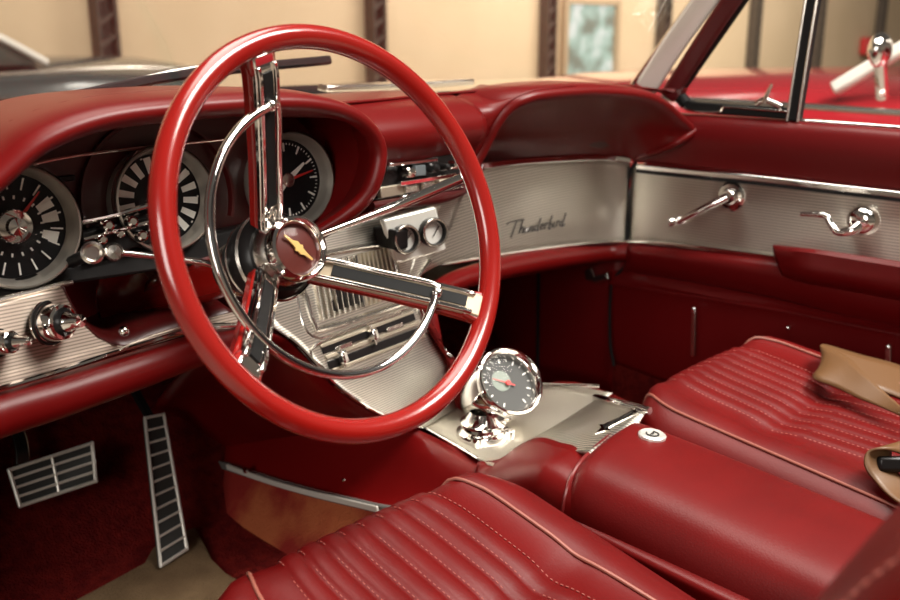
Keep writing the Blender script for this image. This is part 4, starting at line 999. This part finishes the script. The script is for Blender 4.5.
# ================================================================== seat belts
def ribbon(rows_a, rows_b, name, label, th=.0025):
    g = G(); a_ = catmull(rows_a, 50); b_ = catmull(rows_b, 50)
    g.grid([[p_.lerp(q_, k / 6) for k in range(7)] for p_, q_ in zip(a_, b_)])
    return g
ra = PL((960, 392, 'z', .27), (900, 366, 'z', .287), (860, 355, 'z', .300), (826, 345, 'z', .315), (822, 347, 'z', .322), (846, 356, 'z', .325), (866, 375, 'z', .318), (890, 397, 'z', .305), (915, 418, 'z', .30))
rb = PL((960, 426, 'z', .262), (900, 398, 'z', .268), (860, 384, 'z', .280), (822, 373, 'z', .292), (813, 378, 'z', .298), (835, 387, 'z', .296), (858, 398, 'z', .293), (878, 406, 'z', .292), (905, 418, 'z', .292))
bt = thing('seat_belt', PL((850, 380, 'z', .29))[0], 'tan webbing belt folded over the right side of the passenger seat', 'seat belt')
ribbon(ra, rb, '', '').obj('webbing', strap_m, bt, solid=.003)
ra = PL((905, 455, 'z', .30), (885, 449, 'z', .312), (868, 452, 'z', .305), (865, 466, 'z', .290), (876, 482, 'z', .275), (895, 500, 'z', .265), (930, 520, 'z', .262))
rb = PL((930, 440, 'z', .30), (905, 441, 'z', .308), (893, 446, 'z', .305), (891, 458, 'z', .292), (897, 472, 'z', .277), (912, 488, 'z', .265), (945, 505, 'z', .262))
bt2 = thing('seat_belt.001', PL((890, 470, 'z', .27))[0], 'tan belt end curled by the rear of the console pad', 'seat belt')
ribbon(ra, rb, '', '').obj('webbing', strap_m, bt2, solid=.003)
c = PZ(893, 464, .285); g = G(); g.box(c, (.05, .035, .02), (right, tocam, upv)); g.obj('buckle', black, bt2, bevel=.005)

# ================================================================== pedals, heel mat
def pedal_frame(cor, nx, ny, r, name, m):
    a_, b_, c_, d_ = cor
    g = G()
    g.tube([a_, b_, c_, d_], r, 8, closed=False, n=4) if False else None
    for p_, q_ in ((a_, b_), (b_, c_), (c_, d_), (d_, a_)): g.tube([p_, q_], r, 8); g.ball(p_, r * 1.05, seg=10)
    for k in range(1, ny):
        f = k / ny; g.tube([a_.lerp(d_, f), b_.lerp(c_, f)], r * .75, 8)
    for k in range(1, nx):
        f = k / nx; g.tube([a_.lerp(b_, f), d_.lerp(c_, f)], r * .75, 8)
    return g
by = .64
bc = PL((9, 470, 'y', by + .03), (92, 443, 'y', by + .03), (96, 481, 'y', by), (20, 506, 'y', by))
br = thing('brake_pedal', (bc[0] + bc[2]) / 2 + V3((0, 0, -.05)), 'wide brake pedal with chrome grid over black rubber, left of the gas pedal', 'pedal')
n_ = (bc[1] - bc[0]).cross(bc[3] - bc[0]).normalized()
if n_.y > 0: n_ = -n_
g = G(); g.prism([p_ - n_ * .002 for p_ in bc], -n_ * .014); g.obj('rubber_pad', pad_grey, br, bevel=.004)
pedal_frame(bc, 2, 4, .0032, '', None).obj('pedal_trim', pedal_steel, br)
mid_ = (bc[0] + bc[1]) / 2
arm = PL((22, 478, 'y', by + .035), (22, 450, 'y', by + .06), (15, 425, 'y', by + .09))
g = G(); g.sweep_rect(arm + [arm[-1] + V3((0, .08, .12))], (1, 0, 0), .022, .010); g.obj('pedal_arm', chrome_soft, br, bevel=.003)
ga = [PY(145, 418, .66), PY(164, 414, .66), PZ(187, 549, .022), PZ(161, 566, .022)]
ac = thing('accelerator_pedal', (ga[2] + ga[3]) / 2, 'tall narrow accelerator pedal with chrome ladder grid standing on the tan mat', 'pedal')
n_ = (ga[1] - ga[0]).cross(ga[3] - ga[0]).normalized()
if n_.y > 0: n_ = -n_
g = G(); g.prism([p_ - n_ * .002 for p_ in ga], -n_ * .012); g.obj('rubber_pad', pad_grey, ac, bevel=.003)
pedal_frame(ga, 1, 11, .0028, '', None).obj('pedal_trim', pedal_steel, ac)
g = G(); g.sweep_rect([ga[0].lerp(ga[1], .5) - n_ * .015, ga[0].lerp(ga[1], .5) + V3((-.01, .12, .10))], (1, 0, 0), .012, .010); g.obj('pedal_arm', black, ac)
mo = [(60, 612), (110, 585), (145, 566), (152, 553), (158, 546), (195, 530), (204, 545), (212, 562), (226, 576), (250, 590), (300, 640), (60, 640)]
g = G(); g.prism([PZ(a_, b_, .008) for a_, b_ in mo], (0, 0, .006)); tag(g.obj('heel_mat', mat_tan, bevel=.002), 'worn tan heel mat on the red carpet under the accelerator pedal', 'floor mat')
